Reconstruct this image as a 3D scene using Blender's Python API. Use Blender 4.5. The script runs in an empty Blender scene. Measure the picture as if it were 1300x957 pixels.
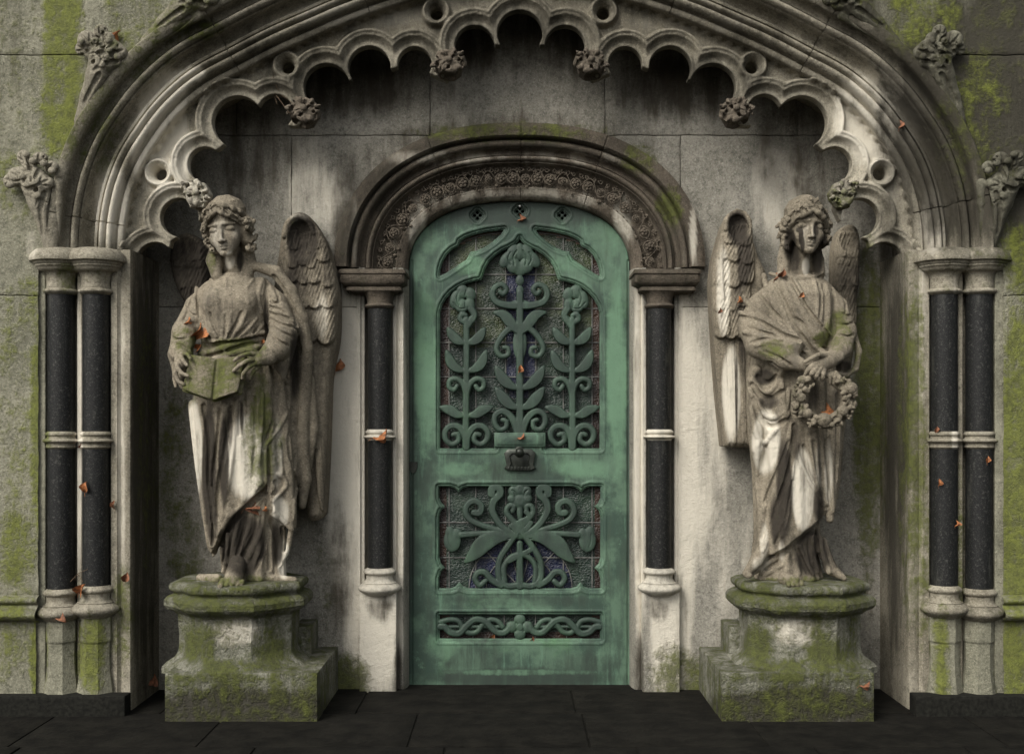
import bpy, bmesh, math, random
import numpy as np
from mathutils import Vector, Matrix
random.seed(7); rng=np.random.default_rng(7)
S=300.0; D=5.0; HZ=540.0; X0=0.0345
G=-1.222
def K(Y): return (D+Y)/D/S
def W(px,py,Y): k=K(Y); return ((px-650)*k, Y, (HZ-py)*k)
def UX(px,Y): return (px-650)*K(Y)
def UZ(py,Y): return (HZ-py)*K(Y)
scene=bpy.context.scene
COL=scene.collection
# ------------------------------------------------------------------ materials
def newmat(name):
    m=bpy.data.materials.new(name); m.use_nodes=True
    nt=m.node_tree; b=nt.nodes['Principled BSDF']; return m,nt,b
def N(nt,t,**kw):
    n=nt.nodes.new(t)
    for k,v in kw.items():
        if k in n.inputs: n.inputs[k].default_value=v
        else: setattr(n,k,v)
    return n
def mth(nt,op,a,b=None,c=None,clamp=False):
    n=nt.nodes.new('ShaderNodeMath'); n.operation=op; n.use_clamp=clamp
    for i,v in enumerate((a,b,c)):
        if v is None: continue
        if isinstance(v,(int,float)): n.inputs[i].default_value=v
        else: nt.links.new(v,n.inputs[i])
    return n.outputs[0]
def sstep(nt,v,lo,hi):
    n=nt.nodes.new('ShaderNodeMapRange'); n.interpolation_type='SMOOTHSTEP'
    n.inputs[1].default_value=lo; n.inputs[2].default_value=hi
    nt.links.new(v,n.inputs[0]); return n.outputs[0]
def mix(nt,f,a,b):
    n=nt.nodes.new('ShaderNodeMix'); n.data_type='RGBA'
    for s,v in ((0,f),(6,a),(7,b)):
        if isinstance(v,(int,float)): n.inputs[s].default_value=v
        elif isinstance(v,tuple): n.inputs[s].default_value=(*v,1)
        else: nt.links.new(v,n.inputs[s])
    return n.outputs[2]
def noise(nt,scale,detail=4,rough=.6,stretch=None,off=0):
    ge=N(nt,'ShaderNodeNewGeometry')
    mp=N(nt,'ShaderNodeMapping'); nt.links.new(ge.outputs['Position'],mp.inputs[0])
    if stretch: mp.inputs['Scale'].default_value=stretch
    mp.inputs['Location'].default_value=(off,off*1.7,off*.6)
    n=N(nt,'ShaderNodeTexNoise',Scale=scale,Detail=detail,Roughness=rough)
    nt.links.new(mp.outputs[0],n.inputs['Vector']); return n.outputs[0]
def stone(name,light,dark,bump=.35,soot_shade=(.028,.025,.018),speck=.5,seed=0,algae=(.10,.112,.028)):
    m,nt,b=newmat(name)
    n1=noise(nt,2.3,8,.62,off=seed); n2=noise(nt,5,6,.65,(2.6,2.6,.42),seed+3)
    n3=noise(nt,38,5,.7,off=seed+1); n4=noise(nt,230,3,.6,off=seed+2); n5=noise(nt,11,7,.7,off=seed+5)
    at=N(nt,'ShaderNodeVertexColor',layer_name='stain_shade')
    sp=N(nt,'ShaderNodeSeparateColor'); nt.links.new(at.outputs[0],sp.inputs[0])
    gr,so,pa=sp.outputs
    c=mix(nt,sstep(nt,mth(nt,'ADD',mth(nt,'MULTIPLY',n1,.6),mth(nt,'MULTIPLY',n5,.45)),.38,.68),dark,light)
    # fine mottling of the grain
    c=mix(nt,mth(nt,'MULTIPLY',sstep(nt,n3,.48,.68),.55),c,tuple(x*.38 for x in dark))
    c=mix(nt,mth(nt,'MULTIPLY',sstep(nt,n4,.52,.72),.7*speck),c,tuple(min(1,x*1.5) for x in light))
    n6=noise(nt,115,4,.75,off=seed+7)
    c=mix(nt,mth(nt,'MULTIPLY',sstep(nt,n6,.52,.66),.55),c,tuple(x*.45 for x in dark))
    c=mix(nt,mth(nt,'MULTIPLY',sstep(nt,n6,.46,.34),.45),c,tuple(min(1,x*1.45) for x in light))
    # pale washed stone
    f=mth(nt,'ADD',pa,mth(nt,'MULTIPLY',mth(nt,'SUBTRACT',n2,.5),1.3)); f=mth(nt,'MULTIPLY',sstep(nt,f,.3,.85),sstep(nt,pa,.02,.2))
    c=mix(nt,mth(nt,'MULTIPLY',f,.85),c,(.60,.56,.47))
    # sooty run-off and painted shade
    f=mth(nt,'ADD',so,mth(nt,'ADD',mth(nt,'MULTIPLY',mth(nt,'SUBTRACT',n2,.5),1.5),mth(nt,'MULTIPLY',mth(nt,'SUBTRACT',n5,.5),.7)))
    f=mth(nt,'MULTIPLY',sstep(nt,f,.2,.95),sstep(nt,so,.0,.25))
    c=mix(nt,mth(nt,'MULTIPLY',f,.93),c,soot_shade)
    # little streaks everywhere
    c=mix(nt,mth(nt,'MULTIPLY',sstep(nt,n2,.54,.75),.55),c,tuple(x*2.2 for x in soot_shade))
    # algae
    f=mth(nt,'ADD',gr,mth(nt,'ADD',mth(nt,'MULTIPLY',mth(nt,'SUBTRACT',n5,.5),2.0),mth(nt,'ADD',mth(nt,'MULTIPLY',mth(nt,'SUBTRACT',n3,.5),1.0),mth(nt,'MULTIPLY',mth(nt,'SUBTRACT',n2,.5),1.2))))
    f=mth(nt,'MULTIPLY',sstep(nt,f,.2,.95),sstep(nt,gr,.0,.5))
    ga=mix(nt,sstep(nt,n3,.35,.65),tuple(x*.5 for x in algae),algae)
    c=mix(nt,mth(nt,'MULTIPLY',f,.88),c,ga)
    nt.links.new(c,b.inputs['Base Color'])
    b.inputs['Roughness'].default_value=.88; b.inputs['Specular IOR Level'].default_value=.25
    h=mth(nt,'ADD',mth(nt,'MULTIPLY',n3,.6),mth(nt,'ADD',mth(nt,'MULTIPLY',n4,.25),mth(nt,'MULTIPLY',n5,.8)))
    h=mth(nt,'ADD',h,mth(nt,'MULTIPLY',f,mth(nt,'ADD',mth(nt,'MULTIPLY',n6,1.3),.25)))
    bp=N(nt,'ShaderNodeBump',Strength=min(1,bump*1.7),Distance=.02); nt.links.new(h,bp.inputs['Height'])
    nt.links.new(bp.outputs[0],b.inputs['Normal'])
    return m
M={}
M['wall']=stone('weathered_ashlar',(.27,.26,.195),(.14,.137,.10),seed=0,algae=(.16,.18,.035))
M['inner']=stone('niche_ashlar',(.29,.275,.235),(.165,.157,.13),seed=11,soot_shade=(.035,.029,.02))
M['mould']=stone('moulding_stone',(.31,.285,.225),(.15,.135,.10),seed=23,bump=.25)
M['statue']=stone('statue_stone',(.265,.23,.172),(.13,.112,.082),seed=31,bump=.3,soot_shade=(.022,.018,.014))
M['plinth']=stone('plinth_stone',(.27,.265,.215),(.13,.13,.10),seed=47,algae=(.11,.125,.028),bump=.5)
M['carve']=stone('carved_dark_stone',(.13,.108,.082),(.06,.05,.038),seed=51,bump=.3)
def granite():
    m,nt,b=newmat('polished_black_granite')
    n=noise(nt,260,3,.7); n2=noise(nt,90,4,.7,off=4); n3=noise(nt,14,5,.7,off=6)
    c=mix(nt,sstep(nt,n,.5,.72),(.0025,.003,.003),(.04,.04,.037))
    c=mix(nt,mth(nt,'MULTIPLY',sstep(nt,n2,.54,.68),.75),c,(.055,.055,.048)); n7=noise(nt,7,5,.7,(2.5,2.5,.5),8); c=mix(nt,mth(nt,'MULTIPLY',sstep(nt,n7,.56,.74),.5),c,(.06,.06,.05))
    nt.links.new(c,b.inputs['Base Color'])
    r=mth(nt,'ADD',mth(nt,'MULTIPLY',n3,.4),.42); b.inputs['Specular IOR Level'].default_value=.3; nt.links.new(r,b.inputs['Roughness'])
    bp=N(nt,'ShaderNodeBump',Strength=.25,Distance=.003); nt.links.new(n2,bp.inputs['Height']); nt.links.new(bp.outputs[0],b.inputs['Normal'])
    return m
M['granite']=granite()
def verdigris(nm='verdigris_bronze',dk=1.0):
    m,nt,b=newmat(nm)
    n1=noise(nt,4.5,8,.68); n2=noise(nt,9,6,.65,(2,2,.4),3); n3=noise(nt,60,5,.7,off=2); n5=noise(nt,17,6,.75,off=9); n6=noise(nt,2.6,7,.7,off=14)
    at=N(nt,'ShaderNodeVertexColor',layer_name='stain_shade')
    sp=N(nt,'ShaderNodeSeparateColor'); nt.links.new(at.outputs[0],sp.inputs[0])
    gr,so,pa=sp.outputs
    c=mix(nt,sstep(nt,n1,.40,.60),(.028,.056,.040),(.080,.140,.093))
    n8=noise(nt,14,5,.7,(2.2,2.2,.22),21)
    c=mix(nt,mth(nt,'MULTIPLY',sstep(nt,n2,.48,.66),.75),c,(.032,.056,.04))
    c=mix(nt,mth(nt,'MULTIPLY',sstep(nt,n8,.55,.7),.55),c,(.12,.225,.15))
    c=mix(nt,mth(nt,'MULTIPLY',sstep(nt,n8,.44,.3),.5),c,(.04,.06,.04))
    c=mix(nt,mth(nt,'MULTIPLY',sstep(nt,n5,.56,.72),.7),c,(.105,.195,.125))
    c=mix(nt,mth(nt,'MULTIPLY',sstep(nt,n6,.55,.72),.6),c,(.08,.185,.08))
    c=mix(nt,mth(nt,'MULTIPLY',sstep(nt,n3,.55,.75),.4),c,(.03,.05,.036))
    f=mth(nt,'ADD',so,mth(nt,'MULTIPLY',mth(nt,'SUBTRACT',n2,.5),1.3)); f=mth(nt,'MULTIPLY',sstep(nt,f,.15,.95),sstep(nt,so,0,.2))
    c=mix(nt,mth(nt,'MULTIPLY',f,.88),c,(.022,.034,.026))
    f=mth(nt,'ADD',pa,mth(nt,'ADD',mth(nt,'MULTIPLY',mth(nt,'SUBTRACT',n2,.5),1.2),mth(nt,'MULTIPLY',mth(nt,'SUBTRACT',n5,.5),1.0))); f=mth(nt,'MULTIPLY',sstep(nt,f,.25,.9),sstep(nt,pa,0,.3))
    c=mix(nt,mth(nt,'MULTIPLY',f,.75),c,(.125,.235,.145))
    if dk<1: c=mix(nt,1-dk,c,(.016,.028,.022))
    nt.links.new(c,b.inputs['Base Color'])
    b.inputs['Metallic'].default_value=.15; b.inputs['Roughness'].default_value=.62
    h=mth(nt,'ADD',mth(nt,'MULTIPLY',n3,.6),n5)
    bp=N(nt,'ShaderNodeBump',Strength=.25,Distance=.006); nt.links.new(h,bp.inputs['Height']); nt.links.new(bp.outputs[0],b.inputs['Normal'])
    return m
M['bronze']=verdigris(); M['bronze_dark']=verdigris('dull_green_bronze',.42)
def plain(name,col,rough=.7,metal=0,var=.4,scale=30,bump=.2,dist=.004,spec=.5):
    m,nt,b=newmat(name); n=noise(nt,scale,5,.65)
    c=mix(nt,sstep(nt,n,.3,.7),tuple(x*(1-var) for x in col),tuple(min(1,x*(1+var)) for x in col))
    nt.links.new(c,b.inputs['Base Color']); b.inputs['Roughness'].default_value=rough; b.inputs['Metallic'].default_value=metal
    b.inputs['Specular IOR Level'].default_value=spec
    bp=N(nt,'ShaderNodeBump',Strength=bump,Distance=dist); nt.links.new(n,bp.inputs['Height']); nt.links.new(bp.outputs[0],b.inputs['Normal'])
    return m
M['darkbronze']=plain('dark_tarnished_bronze',(.03,.034,.028),.42,.6)
M['lead']=plain('lead_came',(.12,.12,.11),.6,.3)
M['ground']=plain('dark_wet_paving',(.007,.0065,.005),.9,0,.5,9,.6,.02,.12)
M['basegran']=plain('dark_base_stone',(.010,.010,.008),.9,0,.5,60,.3,.004,.15)
M['leaf']=plain('dry_orange_leaf',(.26,.095,.03),.7,0,.6,70)
M['leafb']=plain('dry_brown_leaf',(.16,.062,.028),.75,0,.6,70)
M['twig']=plain('dry_twig',(.09,.06,.035),.85)
M['silver']=plain('bright_nail_head',(.8,.8,.76),.3,.8)
def glass(name,col,col2):
    m,nt,b=newmat(name)
    n=noise(nt,85,3,.6,(1,1,1.6)); n1=noise(nt,7,4,.6,off=3); n2=noise(nt,30,3,.6,off=8)
    c=mix(nt,sstep(nt,n1,.4,.65),col,col2)
    nt.links.new(c,b.inputs['Base Color']); b.inputs['Roughness'].default_value=.2; b.inputs['Specular IOR Level'].default_value=.45
    h=mth(nt,'ADD',n,mth(nt,'MULTIPLY',n2,.8))
    bp=N(nt,'ShaderNodeBump',Strength=.8,Distance=.008); nt.links.new(h,bp.inputs['Height']); nt.links.new(bp.outputs[0],b.inputs['Normal'])
    return m
M['gl_green']=glass('hammered_green_glass',(.010,.020,.010),(.042,.055,.020))
M['gl_dark']=glass('hammered_dark_glass',(.008,.018,.013),(.018,.036,.022))
M['gl_blue']=glass('blue_glass',(.004,.007,.022),(.010,.014,.045))
M['gl_amber']=glass('amber_glass',(.016,.008,.005),(.038,.018,.009))
M['gl_pink']=glass('mottled_brown_glass',(.09,.06,.04),(.17,.11,.075))
# ------------------------------------------------------------------ stains (wear on the surface plus some painted shade, by place)
# kind 0 algae, 1 sooty dark and painted shade, 2 pale wash ; centre and radii in drawing units of the elevation
def stain_shade_field(P,blobs,base=(0,0,0)):
    x=P[:,0]/K(0)+650 if len(P) else P[:,0]
    k=(D+np.clip(P[:,1],-.3,.7))/D/S
    x=P[:,0]/k+650; z=HZ-P[:,2]/k
    out=np.tile(np.array(base,dtype=np.float32),(len(P),1))
    for (kind,cx,cz,rx,rz,s) in blobs:
        d=((x-cx)/rx)**2+((z-cz)/rz)**2
        v=s*np.clip(1.25-d,0,1)**1.0
        out[:,kind]=np.maximum(out[:,kind],v)if s>0 else np.clip(out[:,kind]+v,0,1)
    return np.clip(out,0,1)
# ------------------------------------------------------------------ mesh helpers
def mk(name,V,F,mat,parent=None,smooth=None,blobs=(),base=(0,0,0),loc=None):
    me=bpy.data.meshes.new(name)
    V=np.asarray(V,dtype=np.float32)
    off=np.array(loc if loc is not None else (0,0,0),dtype=np.float32)
    if isinstance(F,np.ndarray):
        me.vertices.add(len(V)); me.vertices.foreach_set('co',(V-off).ravel())
        me.loops.add(F.size); me.loops.foreach_set('vertex_index',F.ravel().astype(np.int32))
        n=F.shape[1]; me.polygons.add(len(F))
        me.polygons.foreach_set('loop_start',np.arange(0,F.size,n,dtype=np.int32))
        me.update(calc_edges=True)
    else:
        me.from_pydata([tuple(v) for v in (V-off)],[],F)
    me.validate(clean_customdata=False); me.update()
    if smooth is not None:
        me.polygons.foreach_set('use_smooth',[True]*len(me.polygons))
        if smooth<180: me.set_sharp_from_angle(angle=math.radians(smooth))
    if len(me.vertices)==len(V):
        st=stain_shade_field(V,blobs,base)
        ca=me.color_attributes.new('stain_shade','FLOAT_COLOR','POINT')
        ca.data.foreach_set('color',np.c_[st,np.ones(len(V))].astype(np.float32).ravel())
    mats=mat if isinstance(mat,list) else [mat]
    for m in mats: me.materials.append(m)
    o=bpy.data.objects.new(name,me); COL.objects.link(o)
    if parent is not None: o.parent=parent
    if loc is not None: o.location=loc
    if parent is not None and parent.type=='EMPTY' :
        o.matrix_parent_inverse=Matrix.Translation(parent.location).inverted() if parent.parent is None else Matrix()
    elif parent is not None:
        pass
    return o
def empty(name,label,cat,loc=(0,0,0),group=None):
    o=bpy.data.objects.new(name,None); COL.objects.link(o); o.location=loc
    o['label']=label; o['category']=cat
    if group: o['group']=group
    o.empty_display_size=.1
    return o
class MB:
    def __init__(s): s.V=[];s.F=[]
    def add(s,V,F):
        n=len(s.V); s.V+= [tuple(v) for v in V]; s.F+=[tuple(i+n for i in f) for f in F]
    def box(s,x0,x1,y0,y1,z0,z1,seg=.03):
        """box with subdivided faces and a fine bevel"""
        bm=bmesh.new(); bmesh.ops.create_cube(bm,size=1)
        for v in bm.verts: v.co=Vector(((x0+x1)/2+v.co.x*(x1-x0),(y0+y1)/2+v.co.y*(y1-y0),(z0+z1)/2+v.co.z*(z1-z0)))
        b=min(.004,min(abs(x1-x0),abs(y1-y0),abs(z1-z0))*.2)
        bmesh.ops.bevel(bm,geom=bm.edges[:],offset=b,segments=2,affect='EDGES',profile=.5)
        if seg:
            for _ in range(2):
                es=[e for e in bm.edges if e.calc_length()>seg*2]
                if es: bmesh.ops.subdivide_edges(bm,edges=es,cuts=max(1,min(12,int(max(e.calc_length() for e in es)/seg/2))),use_grid_fill=True)
        bm.verts.index_update(); s.add([v.co for v in bm.verts],[[v.index for v in f.verts] for f in bm.faces]); bm.free()
    def build(s,name,mat,parent=None,smooth=40,**kw): return mk(name,s.V,s.F,mat,parent,smooth,**kw)
def grid(A,flip=False,closed_u=False,closed_v=False):
    """A: (nu,nv,3) array -> V,F"""
    nu,nv=A.shape[:2]; F=[]
    for i in range(nu if closed_u else nu-1):
        for j in range(nv if closed_v else nv-1):
            a=i*nv+j; b=((i+1)%nu)*nv+j; c=((i+1)%nu)*nv+(j+1)%nv; d=i*nv+(j+1)%nv
            F.append((a,d,c,b) if flip else (a,b,c,d))
    return A.reshape(-1,3),F
def lathe(prof,cx,cy,n=40,a0=0,a1=2*math.pi,sq=None):
    """prof [(r,z)] ; returns V,F"""
    full=abs(a1-a0-2*math.pi)<1e-6
    th=np.linspace(a0,a1,n,endpoint=not full)
    A=np.zeros((n,len(prof),3))
    for j,(r,z) in enumerate(prof):
        A[:,j,0]=cx+r*np.cos(th);A[:,j,1]=cy+r*np.sin(th);A[:,j,2]=z
    return grid(A,closed_u=full)
def polyprism(prof,cx,cy,sides=8,rot=0):
    return lathe(prof,cx,cy,n=sides,a0=rot,a1=rot+2*math.pi)
def catmull(P,step):
    P=np.array(P,float); n=len(P); out=[]
    for i in range(n-1):
        p0=P[max(i-1,0)];p1=P[i];p2=P[i+1];p3=P[min(i+2,n-1)]
        m=max(2,int(np.linalg.norm(p2-p1)/step))
        for k in range(m):
            t=k/m
            out.append(.5*((2*p1)+(-p0+p2)*t+(2*p0-5*p1+4*p2-p3)*t*t+(-p0+3*p1-3*p2+p3)*t**3))
    out.append(P[-1]); return np.array(out)
def rprof(pts,step=.006):
    """resample a profile with straight pieces"""
    out=[]
    for a,b in zip(pts[:-1],pts[1:]):
        a=np.array(a,float);b=np.array(b,float); m=max(1,int(np.linalg.norm(b-a)/step))
        for k in range(m): out.append(a+(b-a)*k/m)
    out.append(np.array(pts[-1],float)); return out
def sweep(path,normals,prof,flip=False):
    """path (n,2) in world x,z ; prof [(offset along normal, Y)]"""
    A=np.zeros((len(path),len(prof),3))
    for j,(o,y) in enumerate(prof):
        A[:,j,0]=path[:,0]+normals[:,0]*o; A[:,j,2]=path[:,1]+normals[:,1]*o; A[:,j,1]=y
    return grid(A,flip)
def path_normals(p):
    t=np.gradient(p,axis=0); t/=np.linalg.norm(t,axis=1)[:,None]
    return np.c_[-t[:,1],t[:,0]]   # left of travel direction
def arcprof(o0,y0,o1,y1,bulge,n=8):
    """arc-like bead (bulge<0 comes out towards the viewer) or hollow (bulge>0)"""
    out=[]
    for k in range(n+1):
        t=k/n; s=math.sin(math.pi*t)
        # widen so rolls look round
        tt=.5-.5*math.cos(math.pi*t) if abs(bulge)>0 else t
        out.append((o0+(o1-o0)*tt, y0+(y1-y0)*t+bulge*s))
    return out
# ------------------------------------------------------------------ volume sculpting
class Vox:
    def __init__(s,lo,hi,h):
        s.lo=np.array(lo,float); s.h=h
        s.n=np.maximum(4,np.ceil((np.array(hi)-s.lo)/h).astype(int)+1)
        s.F=np.full(s.n,.06,dtype=np.float32)
        s.ax=[(s.lo[i]+h*np.arange(s.n[i])).astype(np.float32) for i in range(3)]
    def sub(s,lo,hi):
        sl=[]
        for i in range(3):
            a=int(max(0,math.floor((lo[i]-s.lo[i])/s.h))); b=int(min(s.n[i],math.ceil((hi[i]-s.lo[i])/s.h)+1))
            if b-a<2: return None,None
            sl.append(slice(a,b))
        return tuple(sl),(s.ax[0][sl[0]][:,None,None],s.ax[1][sl[1]][None,:,None],s.ax[2][sl[2]][None,None,:])
    def op(s,sl,d,k,mode):
        A=s.F[sl]
        if mode=='add':
            if k>0:
                h=np.clip(.5+.5*(A-d)/k,0,1); s.F[sl]=A*(1-h)+d*h-k*h*(1-h)
            else: s.F[sl]=np.minimum(A,d)
        else:
            d=-d
            if k>0:
                h=np.clip(.5-.5*(A-d)/k,0,1); s.F[sl]=A*(1-h)+d*h+k*h*(1-h)
            else: s.F[sl]=np.maximum(A,d)
    def ell(s,c,r,k=.01,mode='add',rot=None,pad=.02):
        c=np.array(c,float); r=np.array(r,float); R=max(r)+pad+k
        sl,g=s.sub(c-R,c+R)
        if sl is None: return
        x,y,z=g[0]-c[0],g[1]-c[1],g[2]-c[2]
        if rot is not None:
            m=np.array(rot); x,y,z=(m[0,0]*x+m[0,1]*y+m[0,2]*z, m[1,0]*x+m[1,1]*y+m[1,2]*z, m[2,0]*x+m[2,1]*y+m[2,2]*z)
        q=np.sqrt((x/r[0])**2+(y/r[1])**2+(z/r[2])**2)+1e-6
        q2=np.sqrt((x/r[0]**2)**2+(y/r[1]**2)**2+(z/r[2]**2)**2)+1e-6
        s.op(sl,(q*(q-1)/q2).astype(np.float32),k,mode)
    def cap(s,a,b,ra,rb,k=.01,mode='add',pad=.015,sy=1.0):
        """tapered capsule; sy squeezes it in depth"""
        a=np.array(a,float);b=np.array(b,float); R=max(ra,rb)+pad+k
        sl,g=s.sub(np.minimum(a,b)-R,np.maximum(a,b)+R)
        if sl is None: return
        x,y,z=g[0]-a[0],(g[1]-a[1])*1.0,g[2]-a[2]
        ba=b-a; L=max(1e-9,float(ba@ba))
        t=np.clip((x*ba[0]+y*ba[1]+z*ba[2])/L,0,1)
        d=np.sqrt((x-t*ba[0])**2+((y-t*ba[1])/sy)**2+(z-t*ba[2])**2)-(ra+(rb-ra)*t)
        s.op(sl,d.astype(np.float32),k,mode)
    def chain(s,P,R,k=.01,mode='add',sy=1.0):
        for i in range(len(P)-1): s.cap(P[i],P[i+1],R[i],R[i+1],k if i else k,mode,sy=sy)
    def loft(s,zs,cx,cy,rx,ry,k=.01,mode='add',power=2.0,warp=None):
        """stack of (super)ellipses; arrays per key z (ascending)"""
        zs=np.array(zs,float); o=np.argsort(zs); zs=zs[o]
        f=lambda q: np.interp(s_z,zs,np.array(q,float)[o])
        R=max(max(rx),max(ry))+.05; mx,my=np.array(cx),np.array(cy)
        sl,g=s.sub((min(np.array(cx)-np.array(rx))-.03,min(np.array(cy)-np.array(ry))-.03,zs[0]-.02),(max(np.array(cx)+np.array(rx))+.03,max(np.array(cy)+np.array(ry))+.03,zs[-1]+.02))
        s_z=g[2].ravel()
        CX,CY,RX,RY=[f(q)[None,None,:] for q in (cx,cy,rx,ry)]
        x=np.abs(g[0]-CX)/RX; y=np.abs(g[1]-CY)/RY
        q=(x**power+y**power)**(1/power)
        d=(q-1)*np.minimum(RX,RY)
        if warp is not None: d=d+warp(g[0],g[1],g[2],CX,CY)
        d=np.maximum(d,np.maximum(zs[0]-g[2],g[2]-zs[-1]))
        s.op(sl,d.astype(np.float32),k,mode)
    def front(s):
        """depth of the first solid cell seen from -Y, per (x,z); nan where empty"""
        neg=s.F<0; any_=neg.any(axis=1); i=neg.argmax(axis=1)
        y=s.ax[1][i].astype(float); y[~any_]=np.nan
        return y
    def ray(s,Yf,x,z,default=None):
        i=int(round((x-s.lo[0])/s.h)); j=int(round((z-s.lo[2])/s.h))
        i=min(max(i,0),s.n[0]-1); j=min(max(j,0),s.n[2]-1)
        for r in range(0,9):
            w=Yf[max(0,i-r):i+r+1,max(0,j-r):j+r+1]
            if np.isfinite(w).any(): return float(np.nanmean(w))
        return default
    def strokes(s,L,k=.008):
        """L: list of (pts[(x,z)], r0, r1, off, mode) laid on the front surface; off>0 sinks into it"""
        Yf=s.front()
        for st in L:
            pts,r0,r1,off,mode=st[:5]; kk=st[5] if len(st)>5 else k
            P=catmull(pts,.012); n=len(P); prev=None; Q=[]
            for p in P:
                y=s.ray(Yf,p[0],p[1],prev)
                if y is None: y=np.nan
                Q.append(y); prev=y
            Q=np.array(Q)
            if np.isnan(Q).all(): continue
            Q[np.isnan(Q)]=np.nanmean(Q)
            Q=np.convolve(np.pad(Q,2,mode='edge'),np.ones(5)/5,'valid')
            for i in range(n-1):
                t0=i/(n-1);t1=(i+1)/(n-1)
                f=lambda t: r0+(r1-r0)*t if len(st)<7 else (r0+(r1-r0)*t)*(.35+.65*math.sin(math.pi*min(1,max(0,t))))
                s.cap((P[i][0],Q[i]+off,P[i][1]),(P[i+1][0],Q[i+1]+off,P[i+1][1]),f(t0),f(t1),kk,mode)
    def smooth(s,n=1):
        for _ in range(n):
            for a in range(3):
                F=s.F; G_=F.copy()
                sl0=[slice(None)]*3; sl1=[slice(None)]*3; sc=[slice(None)]*3
                sl0[a]=slice(0,-2); sl1[a]=slice(2,None); sc[a]=slice(1,-1)
                G_[tuple(sc)]=.5*F[tuple(sc)]+.25*(F[tuple(sl0)]+F[tuple(sl1)]); s.F=G_
    def mesh(s):
        F=s.F; F[0]=F[-1]=.05; F[:,0]=.05; F[:,-1]=.05; F[:,:,0]=.05; F[:,:,-1]=.05
        neg=F<0
        n0,n1,n2=np.array(F.shape)-1
        cnt=np.zeros((n0,n1,n2),dtype=np.int8)
        for a in(0,1):
            for b in(0,1):
                for c in (0,1): cnt+=neg[a:a+n0,b:b+n1,c:c+n2]
        I=np.argwhere((cnt>0)&(cnt<8)); idx=np.full((n0,n1,n2),-1,dtype=np.int32); idx[I[:,0],I[:,1],I[:,2]]=np.arange(len(I))
        acc=np.zeros((len(I),3)); num=np.zeros(len(I))
        C={}
        for a in(0,1):
            for b in(0,1):
                for c in (0,1): C[a,b,c]=F[I[:,0]+a,I[:,1]+b,I[:,2]+c].astype(float)
        for ax in range(3):
            for u in (0,1):
                for v in (0,1):
                    o=[0,0,0]; oth=[i for i in range(3) if i!=ax]; o[oth[0]]=u;o[oth[1]]=v
                    e=list(o); e[ax]=1
                    A=C[tuple(o)];B=C[tuple(e)]; m=(A<0)!=(B<0)
                    t=np.where(m,A/np.where(A==B,1,A-B),0)
                    P=np.tile(np.array(o,float),(len(I),1)); P[:,ax]+=t
                    acc+=P*m[:,None]; num+=m
        V=(I+acc/num[:,None])*s.h+s.lo
        Q=[]
        for ax in range(3):
            oth=[i for i in range(3) if i!=ax]
            sa=[slice(1,-1)]*3; sb=[slice(1,-1)]*3
            sa[ax]=slice(0,-1); sb[ax]=slice(1,None)
            A=neg[tuple(sa)];B=neg[tuple(sb)]
            E=np.argwhere(A!=B)
            inside=A[E[:,0],E[:,1],E[:,2]]
            E=E+1; E[:,ax]-=1
            def cell(du,dv):
                c=E.copy(); c[:,oth[0]]-=du; c[:,oth[1]]-=dv; return idx[c[:,0],c[:,1],c[:,2]]
            q=np.stack([cell(1,1),cell(0,1),cell(0,0),cell(1,0)],1)
            fl=inside if ax!=1 else ~inside
            q[~fl]=q[~fl][:,::-1]; Q.append(q)
        Q=np.concatenate(Q); Q=Q[(Q>=0).all(1)]
        return V.astype(np.float32),Q.astype(np.int32)
def rotm(axis,deg): return np.array(Matrix.Rotation(math.radians(deg),3,axis))
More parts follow.
